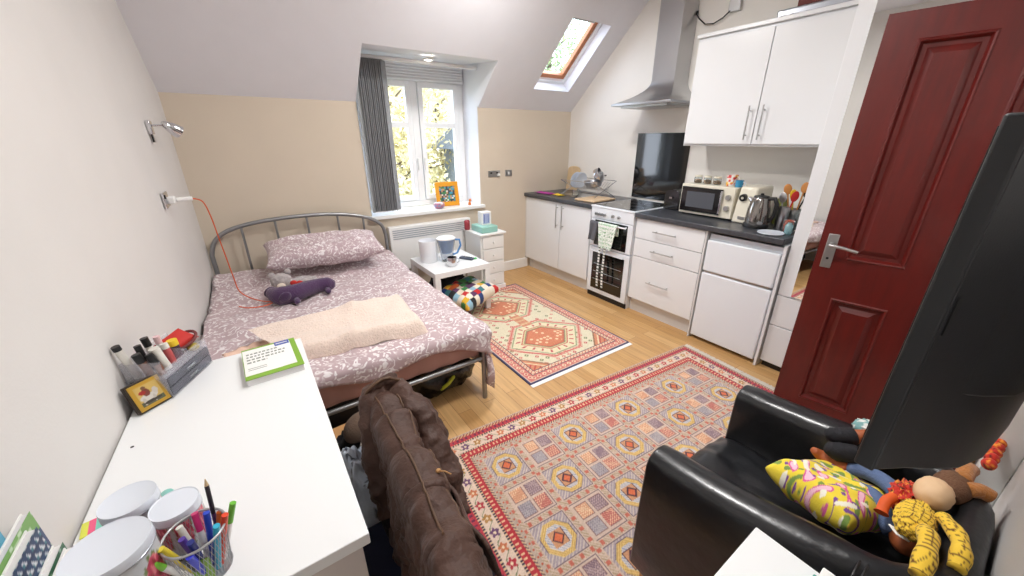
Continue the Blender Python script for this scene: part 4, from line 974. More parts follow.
# icon picture leaning on the organiser
t = thing('picture_block','small gold picture in a dark wooden block leaning on the organiser','picture',(-.37,1.33,DZ))
pa, pb = Vector((-.387,1.345,0)), Vector((-.318,1.40,0))
ux = (pb-pa).normalized(); un = Vector((ux.y,-ux.x,0)); up = (Vector((0,0,1))-un*.35).normalized(); nn = ux.cross(up).normalized()
Ri = Matrix((ux, nn, up)).transposed(); Pi = Vector((pa.x,pa.y,DZ+.003)); pw_ = (pb-pa).length
f = MB(); rbox(f,Ri,Pi,0,pw_,0.0,-.018,0,.092); f.build('block', M['darkwood'], t, bevel=.002)
f = MB(); rbox(f,Ri,Pi,.005,pw_-.005,0.0,.0015,.005,.087); f.build('gold_border', M['gold'], t)
f = MB(); f.grid(40,44,lambda u,v: Pi+Ri@Vector((.015+(pw_-.03)*u,.0022,.015+.062*v)))
def icon(co):
    c = co-co.min(0); r_ = c.max(0); a = np.hypot(c[:,0],c[:,1]); a = a/a.max(); z = c[:,2]/r_[2]; C = rgbs(len(co),(204,172,98))
    def el(x,y,p,q): return ((a-x)/p)**2+((z-y)/q)**2 < 1
    C[z<.22] = (96,96,72); C[el(.5,.38,.32,.16)] = (206,200,192); C[el(.78,.55,.10,.16)] = (198,190,182); C[el(.30,.22,.06,.18)] = (190,182,172); C[el(.66,.22,.05,.18)] = (190,182,172)
    C[el(.48,.62,.13,.20)] = (120,60,50); C[el(.36,.66,.12,.10)] = (160,44,38); C[el(.48,.86,.08,.08)] = (120,84,60); C[el(.55,.14,.35,.07)] = (66,60,54); return C
colour(f.build('painting', M['vcg'], t), icon)
# tins
def tinbody(co):
    C = rgbs(len(co),(206,210,214)); z = co[:,2]; a = np.arctan2(co[:,1],co[:,0])
    g = np.hypot(np.mod(a*2.2,2.0)-1.0, (z-.07)/.055*.9); h = np.sin(a*31)+np.sin(z*210+a*9)
    C[g<.75] = (196,70,96); C[(g<.75)&(h>.5)] = (228,130,140); C[(g<.75)&(h<-1.1)] = (150,60,60); C[(g>.75)&(g<.9)&(h>.2)] = (120,140,90); return C
def tin(x, y, r, h, label):
    t = thing('storage_tin', label, 'tin', (x,y,DZ))
    f = MB(); f.grid(120,40,lambda u,v:(x+r*.97*math.cos(u*2*PI), y+r*.97*math.sin(u*2*PI), DZ+(h-.015)*v), closed=True); colour(f.build('body', M['vcg'], t, smooth=180), tinbody)
    MB().lathe((x,y,DZ+h-.018),[(r,0),(r*1.01,.002),(r,.015),(r*.985,.018),(r*.94,.0165),(.001,.0165)],64).build('lid', M['tin'], t, smooth=40)
    MB().lathe((x,y,DZ+h-.020),[(r*.99,0),(r*1.015,.001),(r*1.015,.003),(r*.99,.004)],64).build('rim', M['tinrim'], t, smooth=40)
    MB().lathe((x,y,DZ),[(r*.99,0),(r*.99,.004),(r*.9,.004)],48).build('base_rim', M['tinrim'], t, smooth=40)
    return t
tin(-.305,.838,.042,.12,'round white lidded tin farthest from the viewer, next to the wall')
tin(-.236,.79,.038,.108,'round white lidded tin behind the pen cup')
tin(-.300,.700,.054,.15,'large round floral tin with a white lid at the near end of the desk')
# mesh pen cup
t = thing('pen_cup','silver wire mesh pen cup full of pens at the near edge of the desk','pen cup',(-.203,.712,DZ))
pc = Vector((-.203,.705,DZ)); f = MB()
seg = 44
for k in range(seg):
    for s_ in (-1,1):
        pts = [pc+Vector(((.034+.011*v)*math.cos(2*PI*(k/seg)+s_*v*.5), (.034+.011*v)*math.sin(2*PI*(k/seg)+s_*v*.5), .003+.097*v)) for v in (0,.34,.67,1)]
        f.tube(pts, .0004, 3, caps=False)
f.build('mesh_wall', M['mesh'], t)
f = MB(); f.tube([pc+Vector((.046*math.cos(a*PI/18),.046*math.sin(a*PI/18),.1)) for a in range(37)],.0022,8,caps=False); f.build('rim', M['mesh'], t, smooth=60)
MB().lathe(pc,[(.035,0),(.036,.003),(.001,.003)]).build('base', M['mesh'], t)
B(pc.x-.014,pc.x+.012,pc.y-.03,pc.y-.028,DZ+.01,DZ+.06).build('green_card', M['green'], t)
pens = [('pink felt pen',(226,60,130),0,.02),('blue biro',(40,70,190),.01,.01),('orange highlighter',(240,120,40),.02,.015),('green felt pen',(110,190,60),.03,.008),('purple pen',(90,60,160),-.01,.0),
        ('turquoise highlighter',(50,170,200),.018,-.012),('white correction pen',(230,228,220),-.012,.014),('yellow highlighter',(236,214,70),-.022,-.006),('dark blue marker',(34,44,120),.0,-.016),
        ('lilac felt pen',(170,160,220),.008,.026),('red orange pen',(220,70,40),.024,-.004),('black fineliner',(30,30,34),-.008,-.022),('lime marker',(130,200,70),-.03,-.014),('royal blue pen',(50,60,210),-.002,-.026)]
for k,(nm,c,ux_,uy_) in enumerate(pens):
    m_ = mat(nm.replace(' ','_'),c,.35); ln = Vector((ux_*1.2, uy_*1.2, .1)); L = .105+.012*math.sin(k*2.7)
    a = pc+Vector((ux_*.7, uy_*.7, .004)); stick('pen', f'{nm} standing in the mesh pen cup','pen',a.x,a.y,a.z,ln,L,.0052,m_ if k%3 else M['white_plastic'],m_,'pens in the mesh cup')
t = stick('pencil','tall dark purple pencil sticking out of the mesh pen cup','pencil',pc.x+.02,pc.y+.02,pc.z+.004,(.06,.16,1),.150,.0036,mat('violet_pencil',(90,60,110),.4),mat('dark_pencil',(40,34,46),.4),capl=.4)
d_ = Vector((.06,.16,1)).normalized(); a = Vector((pc.x+.02,pc.y+.02,pc.z+.004))+d_*.150
MB().tube([a,a+d_*.014],[.0036,.0007],8).build('tip', M['board'], t)
# page marker strip near the wall
t = thing('page_markers','strip of pink, mint and yellow page markers on the desk by the wall','page markers',(-.43,.955,DZ))
for k,c in enumerate(((246,120,126),(130,206,190),(240,100,140),(226,230,90))):
    f = MB(); f.box(-.392-.011*k,-.381-.011*k,.925,.968,DZ+.001,DZ+.0035, rot=(0,0,.12), piv=(-.41,.95,DZ)); f.build('marker_pad', mat('marker_%d'%k,c,.6), t)
f = MB(); f.lathe((-.262,.865,DZ),[(.012,0),(.014,.004),(.014,.07),(.01,.08),(.002,.082)]); tag(f.build('mint_bottle', mat('mint_plastic',(140,206,196),.4), smooth=50),'small mint bottle between the white lidded tins','bottle')
# books standing along the wall at the near end
def pat1(co):
    C = rgbs(len(co),(222,226,230)); a = np.mod(co[:,1]/.016,1); b_ = np.mod(co[:,2]/.018,1); C[b_ > 1-a*.9] = (36,64,104); C[(b_<.25)] = (30,50,86); C[(a<.3)&(b_>.25)&(b_<.6)] = (70,130,140); return C
def pat2(co):
    C = rgbs(len(co),(120,170,90)); C[co[:,2]<.12] = (60,80,120); C[(hash2(np.floor(co[:,1]/.01),np.floor(co[:,2]/.01))>.8)] = (200,220,190); return C
def pat3(co):
    C = rgbs(len(co),(70,120,90)); C[(hash2(np.floor(co[:,1]/.008),np.floor(co[:,2]/.008),4)>.85)] = (170,200,180); return C
def pat4(co):
    C = rgbs(len(co),(90,170,200)); C[co[:,2]<.13] = (220,120,100); return C
def pat5(co):
    C = rgbs(len(co),(226,220,222)); C[(hash2(np.floor(co[:,1]/.004),np.floor(co[:,2]/.004),4)>.6)] = (120,110,124); return C
bk = [(-.436,.80,.19,.010,pat4,'turquoise and coral book against the wall, leftmost of the standing row'),(-.424,.85,.160,.010,pat2,'white paperback with a green and blue cover in the standing row'),
      (-.411,.815,.15,.012,pat1,'book with a navy and white triangle pattern cover in the standing row'),(-.396,.815,.100,.012,pat3,'dark green book beside the large floral tin'),(-.380,.80,.098,.010,pat5,'small notebook with a lacy grey cover, last of the standing row')]
for k,(x_,ye,h_,th,pf,lb) in enumerate(bk):
    t = thing('standing_book', lb, 'book', (x_,ye-.1,DZ))
    B(x_-th/2+.001,x_+th/2-.001,ye-.17,ye-.002,DZ,DZ+h_-.003).build('pages', M['pages'], t)
    f = MB(); f.grid(60,max(12,int(h_*300)),lambda u,v:(x_+th/2,ye-.172+.172*u,DZ+h_*v)); colour(f.build('cover', M['vcg'], t), pf)
    B(x_-th/2-.001,x_-th/2+.001,ye-.172,ye,DZ,DZ+h_).build('back_cover', M['paper'], t)

# ------------------------------------------------------------------ rugs
tr = rgbs
def rugA(u, v):
    w_, h_ = 2.06, 1.59; n = len(u); C = rgbs(n,(206,184,168)); d = np.minimum(np.minimum(u,w_-u),np.minimum(v,h_-v))
    horiz = np.minimum(v,h_-v) < np.minimum(u,w_-u); s = np.where(horiz,u,v)
    def m_(a,b_): return (d>=a)&(d<b_)
    C[m_(0,.012)] = (150,120,110); k = m_(.0,.012)&(np.mod(s/.012,1)<.5); C[k] = (200,180,160)
    k = m_(.012,.026); C[k] = (150,44,56); k &= (np.mod(s/.02+d/.02,1)<.45); C[k] = (206,170,130)
    k = m_(.026,.055); C[k] = (190,60,72); k &= (np.mod(s/.025,1)<.4)&(np.abs(d-.04)<.008); C[k] = (110,40,70)
    k = m_(.055,.065); C[k] = (60,44,70); C[k&(np.mod(s/.014,1)<.5)] = (220,190,150)
    k = m_(.065,.122); C[k] = (224,200,182)
    a = np.mod(s/.07,1)-.5; b_ = (d-.0935)/.07; r_ = np.hypot(a,b_); idx = np.mod(np.floor(s/.07),4); pet = .26+.07*np.cos(5*np.arctan2(b_,a))
    for q,cc in enumerate(((184,50,64),(204,120,80),(110,70,110),(180,130,70))): C[k&(r_<pet)&(idx==q)] = cc
    C[k&(r_<.09)] = (236,214,180); C[k&(np.abs(b_-.18*np.sin(s/.07*2*PI))<.035)&(r_>pet)] = (120,130,90)
    k = m_(.122,.132); C[k] = (60,44,70); C[k&(np.mod(s/.014,1)<.5)] = (220,190,150)
    k = m_(.132,.165); C[k] = (186,50,60); C[k&(np.mod(s/.022,1)<.4)&(np.abs(d-.148)<.008)] = (230,190,150)
    k = m_(.165,.18); C[k] = (90,60,80); C[k&(np.mod(s/.016+d/.016,1)<.5)] = (220,190,150)
    k = m_(.18,.2); C[k] = (186,166,150); C[k&(np.mod(s/.03,1)<.3)&(np.abs(d-.19)<.005)] = (190,90,60)
    f_ = d>=.2; cs = .2075
    uu = (u-.2)/cs; vv = (v-h_+.2)/.21; i = np.floor(uu); j = np.floor(vv); a = uu-i-.5; b_ = vv-j-.5
    C[f_] = (206,182,164)
    ed = np.maximum(np.abs(a),np.abs(b_))
    # lattice band with small red stars
    C[f_&(ed>.44)&(np.mod((a+b_)*14,1)<.4)] = (172,150,120)
    st = (ed>.455)&((np.mod(np.where(np.abs(a)>np.abs(b_),b_,a)*4+.5,1)<.3)); C[f_&st] = (198,108,90)
    C[f_&(ed>.405)&(ed<.42)] = (112,92,104)
    par = np.mod(i+j,2)==1
    ins = f_&(ed<.405); k = ins&par; C[k] = (168,154,160)
    man = np.abs(a)+np.abs(b_); C[k&(np.mod((a-b_)*12,1)<.35)] = (206,190,180)
    oc_ = np.maximum(man*.72, ed)
    C[k&(oc_<.355)] = (104,88,110); C[k&(oc_<.345)] = (222,190,120); C[k&(oc_<.345)&(np.mod(man*16,1)<.3)] = (196,150,80)
    C[k&(oc_<.25)] = (216,206,200); C[k&(oc_<.25)&(np.mod((a+b_)*16,1)<.35)] = (140,150,180)
    C[k&(ed<.17)] = (90,50,60); C[k&(ed<.155)] = (204,150,110); C[k&(man<.15)] = (80,44,60); C[k&(man<.10)] = (214,110,70)
    k = ins&~par; C[k] = (208,184,168); aa = np.abs(a)-.19; bb = np.abs(b_)-.19; e2 = np.maximum(np.abs(aa),np.abs(bb))
    q = (a>0).astype(int)+2*(b_>0).astype(int)
    for z_,(c1,c2) in enumerate((((182,172,172),(146,136,146)),((176,62,72),(224,180,150)),((202,128,96),(230,196,160)),((118,94,110),(184,158,156)))):
        kk = k&(e2<.155)&(q==z_); C[kk] = c1; C[kk&(np.mod((a+b_)*17,1)<.38)] = c2; C[kk&(np.mod((a-b_)*17,1)<.25)] = c2
        C[k&(e2>.148)&(e2<.162)&(q==z_)] = (140,104,104)
    sp = (hash2(np.floor(u/.004),np.floor(v/.004))-.5)*22; C = np.clip(C*1.0+sp[:,None],0,255); return C
rg = thing('patterned_rug','large red bordered rug of diamond and square medallions beneath the armchair','rug',(.495,-.1,0))
def bend(u, v): return .001*np.sin(u*3)+.0015*np.sin(v*4+u)
flatgrid('pile', 2.06, 1.59, .004, rugA, M['vc'], .008, rg, bend)
rg.rotation_euler = (0,0,math.radians(-4.4)); 
_c, _s = math.cos(math.radians(-4.4)), math.sin(math.radians(-4.4))
rg.location = (.495-(-_s*1.59), 1.492-_c*1.59, .0)
M['fringe'] = mat('cream_fringe',(226,218,208),.9)
for sd in (0, 1):
    f = MB()
    for k in range(250):
        v_ = 1.59*(k+.5)/250; L = .045+.012*nz(k*.7,2+sd*9); dy = .012*nz(k*.35,8)
        f.box(2.058 if sd else -L*.9, 2.058+L if sd else .002, v_-.0022,v_+.0022,.001,.005,rot=(0,0,dy*12),piv=(2.058*sd,v_,.002))
    f.box(2.056 if sd else 0, 2.0615 if sd else .004, .001, 1.589, .0012, .0055)
    f.bm.transform(Matrix.Translation(rg.location)); f.build('fringe', M['fringe'], rg)
def rugB(u, v):
    w_, h_ = .98, 1.58; n = len(u); d = np.minimum(np.minimum(u,w_-u),np.minimum(v,h_-v)); hz = np.minimum(v,h_-v)<np.minimum(u,w_-u); s = np.where(hz,u,v)
    C = rgbs(n,(222,212,184)); x = (u-w_/2); sp = hash2(np.floor(u/.005),np.floor(v/.005))
    # field motifs
    for (a0,b0,c0) in ((.03,.1,(150,90,70)),):
        g = hash2(np.floor(u/.055),np.floor(v/.055),3); a = np.mod(u/.055,1)-.5; b_ = np.mod(v/.055,1)-.5
        C[(g>.5)&(np.abs(a)+np.abs(b_)<.33)] = (206,130,120); C[(g>.72)&(np.abs(a)+np.abs(b_)<.33)] = (190,70,80); C[(g>.86)&(np.abs(a)+np.abs(b_)<.33)] = (120,130,90); C[(g>.5)&(np.hypot(a,b_)<.1)] = (236,220,180)
    # stepped salmon medallions joined on the long axis
    for vc in (.45,1.12):
        y = v-vc; q = np.maximum(np.abs(y)*1.0, (np.abs(x)*.75+np.abs(y)*.65))
        zz = .006*np.sign(np.mod((u+v)/.03,1)-.5); C[(q+zz>.262)&(q+zz<.285)] = (206,110,100); C[(q>.24)&(q<.25)] = (150,160,120); C[(q<.24)] = (226,214,180); C[(q<.24)&(np.abs(np.mod(np.arctan2(y,x)*3.2,1)-.5)<.12)&(q>.19)&(q<.225)] = (196,90,90); C[q<.180] = (196,90,80); C[q<.172] = (206,196,150); C[q<.160] = (140,130,100); C[q<.150] = (206,126,92)
        C[(q<.135)&(hash2(np.floor(u/.035),np.floor(v/.035),7)>.62)&(np.hypot(np.mod(u/.035,1)-.5,np.mod(v/.035,1)-.5)<.36)] = (236,206,170)
        C[(q<.150)&(q>.14)&(np.mod((u+v)/.02,1)<.5)] = (180,70,70)
    k = (np.abs(x)<.05)&(np.abs(v-.795)<.11); C[k] = (200,110,84); C[k&(np.mod(v/.02,1)<.4)] = (226,206,160)
    # corner triangles
    for vc,sg in ((.0,1),(1.58,-1)):
        for xc in (-.49,.49):
            q = np.abs(u-w_/2-xc)*.9+np.abs(v-vc)*.8; C[(q<.34)&(q>.325)] = (150,110,80); C[(q<.325)] = (206,134,100); C[(q<.30)&(q>.285)] = (228,206,170)
            C[(q<.285)&(np.mod((u-v)/.05,1)<.3)] = (186,80,70)
    def m_(a,b_): return (d>=a)&(d<b_)
    C[m_(0,.016)] = (50,48,92); C[m_(.016,.022)] = (214,190,170)
    k = m_(.022,.075); C[k] = (206,120,110); a = np.mod(s/.045,1)-.5; b_ = (d-.0485)/.045; C[k&(np.abs(a)+np.abs(b_)<.42)] = (232,212,180); C[k&(np.abs(a)+np.abs(b_)<.2)] = (186,60,70)
    C[m_(.075,.081)] = (110,80,90)
    k = m_(.081,.112); C[k] = (230,214,182); z_ = np.abs(np.mod(s/.03,1)-.5)*2; C[k&(np.abs((d-.081)/.031-z_)<.25)] = (196,90,80)
    C[m_(.112,.118)] = (110,80,90)
    C = np.clip(C+(sp[:,None]-.5)*18,0,255); return C
rg = thing('patterned_rug','smaller cream and salmon rug with navy edge beside the bed','rug',(1.265,1.615,0))
flatgrid('pile', .98, 1.58, .004, rugB, M['vc'], .007, rg)
rg.rotation_euler = (0,0,-.008)
f = MB(); f.box(1.265,2.245,1.585,1.617,.0005,.0035); f.build('end_hem', M['paper'], rg)

# ------------------------------------------------------------------ armchair
t = thing('armchair','black leather tub armchair with pale wooden legs on the rug','armchair',(1.13,.15,0))
ax0, ax1, afy, aby = .860, 1.385, .47, -.108
path = []
rc = .15
for k in range(9): yy_ = afy-(afy-aby-rc)*k/8; path.append((ax0+.035*(k/8)**2, yy_))
ax0_ = ax0; ax0 += .035
for k in range(1,9): a = PI+PI/2*k/8; path.append((ax0+rc+rc*math.cos(a), aby+rc+rc*math.sin(a)))
for k in range(1,7): path.append((ax0+rc+(ax1-ax0-2*rc)*k/6, aby))
for k in range(1,9): a = -PI/2+PI/2*k/8; path.append((ax1-rc+rc*math.cos(a), aby+rc+rc*math.sin(a)))
for k in range(1,9): path.append((ax1, aby+rc+(afy-aby-rc)*k/8))
ax0 = ax0_
f = MB(); rings = []; n = len(path)
def shell_top(y): return .645+.06*max(0,min(1,(.40-y)/.5))**1.3
for i,(x_,y_) in enumerate(path):
    p0 = Vector(path[max(i-1,0)]); p1 = Vector(path[min(i+1,n-1)]); tv = (p1-p0).normalized(); nv = Vector((-tv.y,tv.x))
    hw = .056-.022*max(0,min(1,(.08-y_)/.12)); zt = shell_top(y_); zb = .15; ring = []
    prof = [(-hw+.01,zb),(-hw,zb+.02)]+[(-hw-.004*math.sin(q*PI), zb+.02+(zt-.04-zb-.02)*q) for q in (.25,.5,.75,1)]
    prof += [(hw*math.cos(PI-PI*q), zt-.04+.04*math.sin(PI*q)) for q in (.2,.35,.5,.65,.8)]
    prof += [(hw, zt-.04),(hw,.55),(hw,.4),(hw,zb+.02),(hw-.01,zb)]
    if i in (0,n-1): prof = [(a*.93,b_+( -.008 if b_>.5 else 0)) for a,b_ in prof]
    for (o_,z_) in prof: ring.append(f.bm.verts.new((x_+nv.x*o_, y_+nv.y*o_, z_)))
    rings.append(ring)
for a, b_ in zip(rings, rings[1:]):
    for k in range(len(a)): f.bm.faces.new((a[k], a[(k+1)%len(a)], b_[(k+1)%len(a)], b_[k]))
for rg_ in (rings[0], rings[-1]):
    try: f.bm.faces.new(rg_)
    except Exception: pass
sh = f.build('shell', M['leather'], t, bevel=.006)
for yy in (.0,.012):
    f = MB(); f.tube([(ax0-.058+ .0,yy,.56),(ax0-.055,yy,shell_top(yy)-.04),(ax0-.03,yy,shell_top(yy)-.005),(ax0,yy,shell_top(yy)+.001),(ax0+.03,yy,shell_top(yy)-.005),(ax0+.056,yy,shell_top(yy)-.05)],.0022,6); f.build('seam', M['black'], sh, smooth=60)
# seat
f = MB()
def seat(u, v):
    x_ = ax0+.05+(ax1-ax0-.10)*u; y_ = aby+.05+(afy+.005-aby-.05)*min(1,v/.75)
    z_ = .425+.03*math.sin(u*PI)*(1-.3*v)+.012*nz(u*4,v*5,2)+.006*nz(u*11,v*9,3)
    if v > .75: q = (v-.75)/.25; z_ = z_*(1-q)+.16*q; y_ += .012*math.sin(q*PI)
    elif v > .68: z_ -= .02*((v-.68)/.07)**2
    return (x_, y_, z_)
f.grid(30,44,seat); f.build('seat', M['leather'], t, smooth=180, solid=.012)
B(ax0+.04,ax1-.04,aby+.04,afy-.01,.15,.39).build('seat_base', M['leather'], t)
for (x_,y_) in ((ax0,.42),(ax1,.42),(ax0+.06,aby+.05),(ax1-.06,aby+.05)):
    MB().hexa([(x_-.017,y_-.017,.008),(x_+.017,y_-.017,.008),(x_+.017,y_+.017,.008),(x_-.017,y_+.017,.008),(x_-.027,y_-.027,.16),(x_+.027,y_-.027,.16),(x_+.027,y_+.027,.16),(x_-.027,y_+.027,.16)]).build('leg', M['beech'], t, bevel=.003)
# cushion and soft toys on the armchair
def flor(co):
    C = rgbs(len(co),(236,212,60)); x_, y_ = co[:,0], co[:,1]
    def nn(s,o): return np.sin(x_*s+o+2*np.sin(y_*s*.7+o))*np.sin(y_*s*.9-o+1.7*np.sin(x_*s*.6))
    a = nn(80,1); C[a>.45] = (214,90,150); C[a>.7] = (240,190,210); b_ = nn(100,4); C[(b_>.5)&(a<.4)] = (120,150,70); C[(nn(120,9)>.72)] = (120,70,150); C[(nn(90,12)<-.62)] = (240,236,220)
    C[co[:,2]<.010] = (226,220,214); return C
o = cushion(MB(),.24,.22,.11,n=110,wr=.012,seed=2,pinch=.0).build('floral_cushion', M['vcs'], smooth=180); colour(o, flor)
o.location = (1.150,.115,.520); o.rotation_euler = (-.15,.25,-.35); tag(o,'yellow floral cushion with a pale back on the armchair seat','cushion')
def limb(parent, name, pts, rad, m, seg=14):
    P_ = smoothpath(pts,4); R_ = np.interp(np.linspace(0,len(pts)-1,len(P_)), range(len(pts)), rad); return MB().tube(P_, [float(x) for x in R_], seg).build(name, m, parent, smooth=180)
def chk(co):
    return np.where((np.mod(co[:,0:1]/.014+co[:,2:3]*3,1)<.13)|(np.mod(co[:,1:2]/.014+co[:,2:3]*70,1)<.13), np.array([[110,70,20]]), np.array([[236,196,60]])).astype(float)
t = thing('rag_doll','cloth doll legs in blue trousers and tan boots lying over the yellow cushion','doll',(1.2,.06,.55))
limb(t,'trouser_leg',[(1.120,-.01,.60),(1.175,.035,.625),(1.20,.07,.615),(1.18,.135,.60)],[.018,.019,.019,.016],M['jeans'])
limb(t,'trouser_leg',[(1.170,-.02,.63),(1.225,.02,.645),(1.265,.07,.63),(1.255,.12,.615)],[.019,.02,.02,.017],M['jeans'])
limb(t,'boot',[(1.18,.135,.60),(1.175,.165,.598),(1.168,.20,.60),(1.150,.225,.612)],[.019,.018,.016,.009],M['boot'])
limb(t,'boot',[(1.255,.118,.615),(1.255,.15,.61),(1.258,.18,.61),(1.245,.20,.625)],[.019,.018,.017,.009],M['boot'])
f = MB(); f.ball((1.13,-.035,.605),.05,.032,.03); f.build('belt', M['boot'], t, smooth=180)
t = thing('rag_doll','doll with brown legs and black shoes lying behind the blue trousered doll','doll',(1.35,.1,.6))
limb(t,'leg',[(1.40,.0,.66),(1.34,.06,.665),(1.29,.115,.65)],[.022,.022,.02],M['boot'])
limb(t,'leg',[(1.44,.03,.68),(1.38,.08,.69),(1.33,.14,.675)],[.022,.022,.02],M['boot'])
limb(t,'shoe',[(1.29,.115,.65),(1.262,.15,.648),(1.25,.175,.655)],[.026,.028,.016],M['curtain'])
limb(t,'shoe',[(1.33,.14,.675),(1.30,.17,.67),(1.29,.19,.68)],[.025,.026,.015],M['curtain'])
t = thing('checked_scarf','yellow checked fabric scarf bundled at the back of the armchair with two hanging ends','scarf',(1.10,-.04,.6))
f = MB(); lump(f,(1.105,-.03,.685),.066,.034,.026,.12,3,3,seg=100,rings=60,pw=.95,flat=False); colour(f.build('bundle', M['vcs'], t, smooth=180), chk)
def hang(pts, w_):
    f = MB(); P_ = smoothpath(pts,14); f.tube(P_,[w_*(1-.1*math.sin(i*.35)) for i in range(len(P_))],40); colour(f.build('hanging_end', M['vcs'], t, smooth=180), chk)
hang([(1.08,-.045,.69),(1.03,-.055,.715),(.97,-.060,.722),(.915,-.062,.71)],.0165); hang([(1.14,-.065,.70),(1.09,-.088,.715),(1.04,-.100,.718),(.995,-.102,.71)],.015)
f = MB(); f.box(1.035,1.075,-.03,-.005,.664,.668,rot=(.3,.3,.5)); f.build('white_tab', M['paper'], t, bevel=.002)
t = thing('plush_bear','tan brown plush bear with a cream tummy wedged in the back corner of the armchair','soft toy',(1.28,-.07,.7))
lump(MB(),(1.275,-.06,.70),.05,.034,.035,.06,3,2,pw=.95,flat=False).build('body', mat('dark_tan_plush',(112,78,56),.9,bump=.5,bscale=200), t, smooth=180)
lump(MB(),(1.205,-.038,.705),.045,.034,.034,.05,3,7,pw=.95,flat=False).build('tummy', M['skin_doll'], t, smooth=180)
limb(t,'paw',[(1.29,-.07,.72),(1.335,-.07,.725),(1.365,-.075,.715)],[.016,.017,.017],M['brownplush'])
limb(t,'paw',[(1.27,-.08,.715),(1.29,-.10,.715),(1.295,-.118,.71)],[.017,.018,.017],M['brownplush'])
def bandc(co):
    C = rgbs(len(co),(196,44,30)); h = hash2(np.floor(co[:,0]/.006),np.floor(co[:,1]/.006)+np.floor(co[:,2]/.006)*3); C[h>.8] = (236,150,50); C[h<.12] = (40,24,20); return C
t = thing('red_bandana','crumpled red and orange patterned bandana between the trousers and the bear','cloth',(1.19,-.01,.66))
f = MB(); lump(f,(1.195,.0,.668),.052,.026,.026,.35,4,6,seg=60,rings=36,pw=1,flat=False); colour(f.build('cloth', M['vcs'], t, smooth=180), bandc)
f = MB(); f.tube(smoothpath([(1.155,.015,.675),(1.125,.022,.675),(1.095,.02,.66)]),[.011]*8+[.014],24); f.build('knot', mat('orange_cloth',(222,92,36),.7), t, smooth=60)
t = thing('red_garland','knotted red patterned garland draped along the wall side of the armchair back','garland',(1.45,-.11,.7))
f = MB()
for k in range(5): f.ball((1.43+.026*k,-.100-.001*k,.715+.004*k),.016,.014,.016,12,8)
colour(f.build('beads', M['vcs'], t, smooth=180), bandc)
t = thing('white_soft_toy','white and grey soft toy on the far arm of the armchair','soft toy',(1.42,.12,.65))
lump(MB(),(1.41,.125,.675),.035,.035,.018,.25,4,3,pw=.9,flat=False).build('body', M['vcs'], t, smooth=180)
colour(t.children[-1], lambda co: np.where(hash2(np.floor(co[:,0]/.016),np.floor(co[:,1]/.016))[:,None]>.65, np.array([[120,160,160]]), np.array([[226,226,222]])).astype(float))

# ------------------------------------------------------------------ white cabinet and television at the near wall
t = thing('white_cabinet','white square topped cabinet at the near wall beside the armchair','cabinet',(.5,-.04,0))
B(.30,.725,NY+.003,.157,DZ-.02,DZ).build('top', M['desk'], t, bevel=.002)
B(.32,.705,NY+.005,.14,.03,DZ-.02).build('body', M['desk'], t)
for (a,b_) in ((.04,.37),(.38,.72)): B(.325,.70,.14,.155,a,b_).build('drawer', M['desk'], t, bevel=.003)
t = thing('tissue_box','teal and white box on the near corner of the white cabinet','box',(.66,.0,DZ))
B(.625,.705,-.06,.052,DZ,DZ+.012).build('base', M['teal'], t, bevel=.002); B(.638,.715,-.065,.045,DZ+.012,DZ+.03).build('white_pad', M['paper'], t, bevel=.002)
t = thing('television','black flat television on a wall arm seen from behind','television',(1.0,.04,1.05))
tx0, tx1, tz0, tz1, tyf = .642, 1.44, 1.062, 1.523, .058
B(tx0,tx1,.036,tyf,tz0,tz1).build('bezel', M['black_matte'], t, bevel=.003)
B(tx0+.012,tx1-.012,tyf,tyf+.002,tz0+.015,tz1-.012).build('screen', M['black_gloss'], t)
pl = [(tx0+.001,.0365),(.685,.011),(.715,-.012),(.746,-.032),(.80,-.048),(.93,-.062)]
pl = pl+[(2*1.041-x_,y_) for x_,y_ in reversed(pl)]
f = MB(); f.prism([(x_,y_,tz0+.002) for x_,y_ in pl],(0,0,tz1-tz0-.004)); hs = f.build('rear_housing', M['tvback'], t, bevel=.003)
pu = [(.690,.010),(.72,-.020),(.752,-.042),(.81,-.058),(.93,-.070)]; pu = pu+[(2*1.041-x_,y_) for x_,y_ in reversed(pu)]
f = MB(); f.prism([(x_,y_,1.19) for x_,y_ in pu],(0,0,.30)); f.build('raised_back', M['tvback'], hs, bevel=.004)
f = MB(); f.box(tx0+.006,tx0+.012,.030,.035,1.28,1.33,rot=(0,0,-.5))
f.build('side_buttons', M['black'], t)
f = MB(); f.box(.80,.835,-.062,-.058,1.245,1.262); f.build('slot', M['black'], t)
f = MB(); f.box(.98,1.06,NY+.01,-.066,1.26,1.33); f.box(.95,1.09,NY,NY+.012,1.2,1.4); f.build('wall_arm', M['black'], t, bevel=.003)

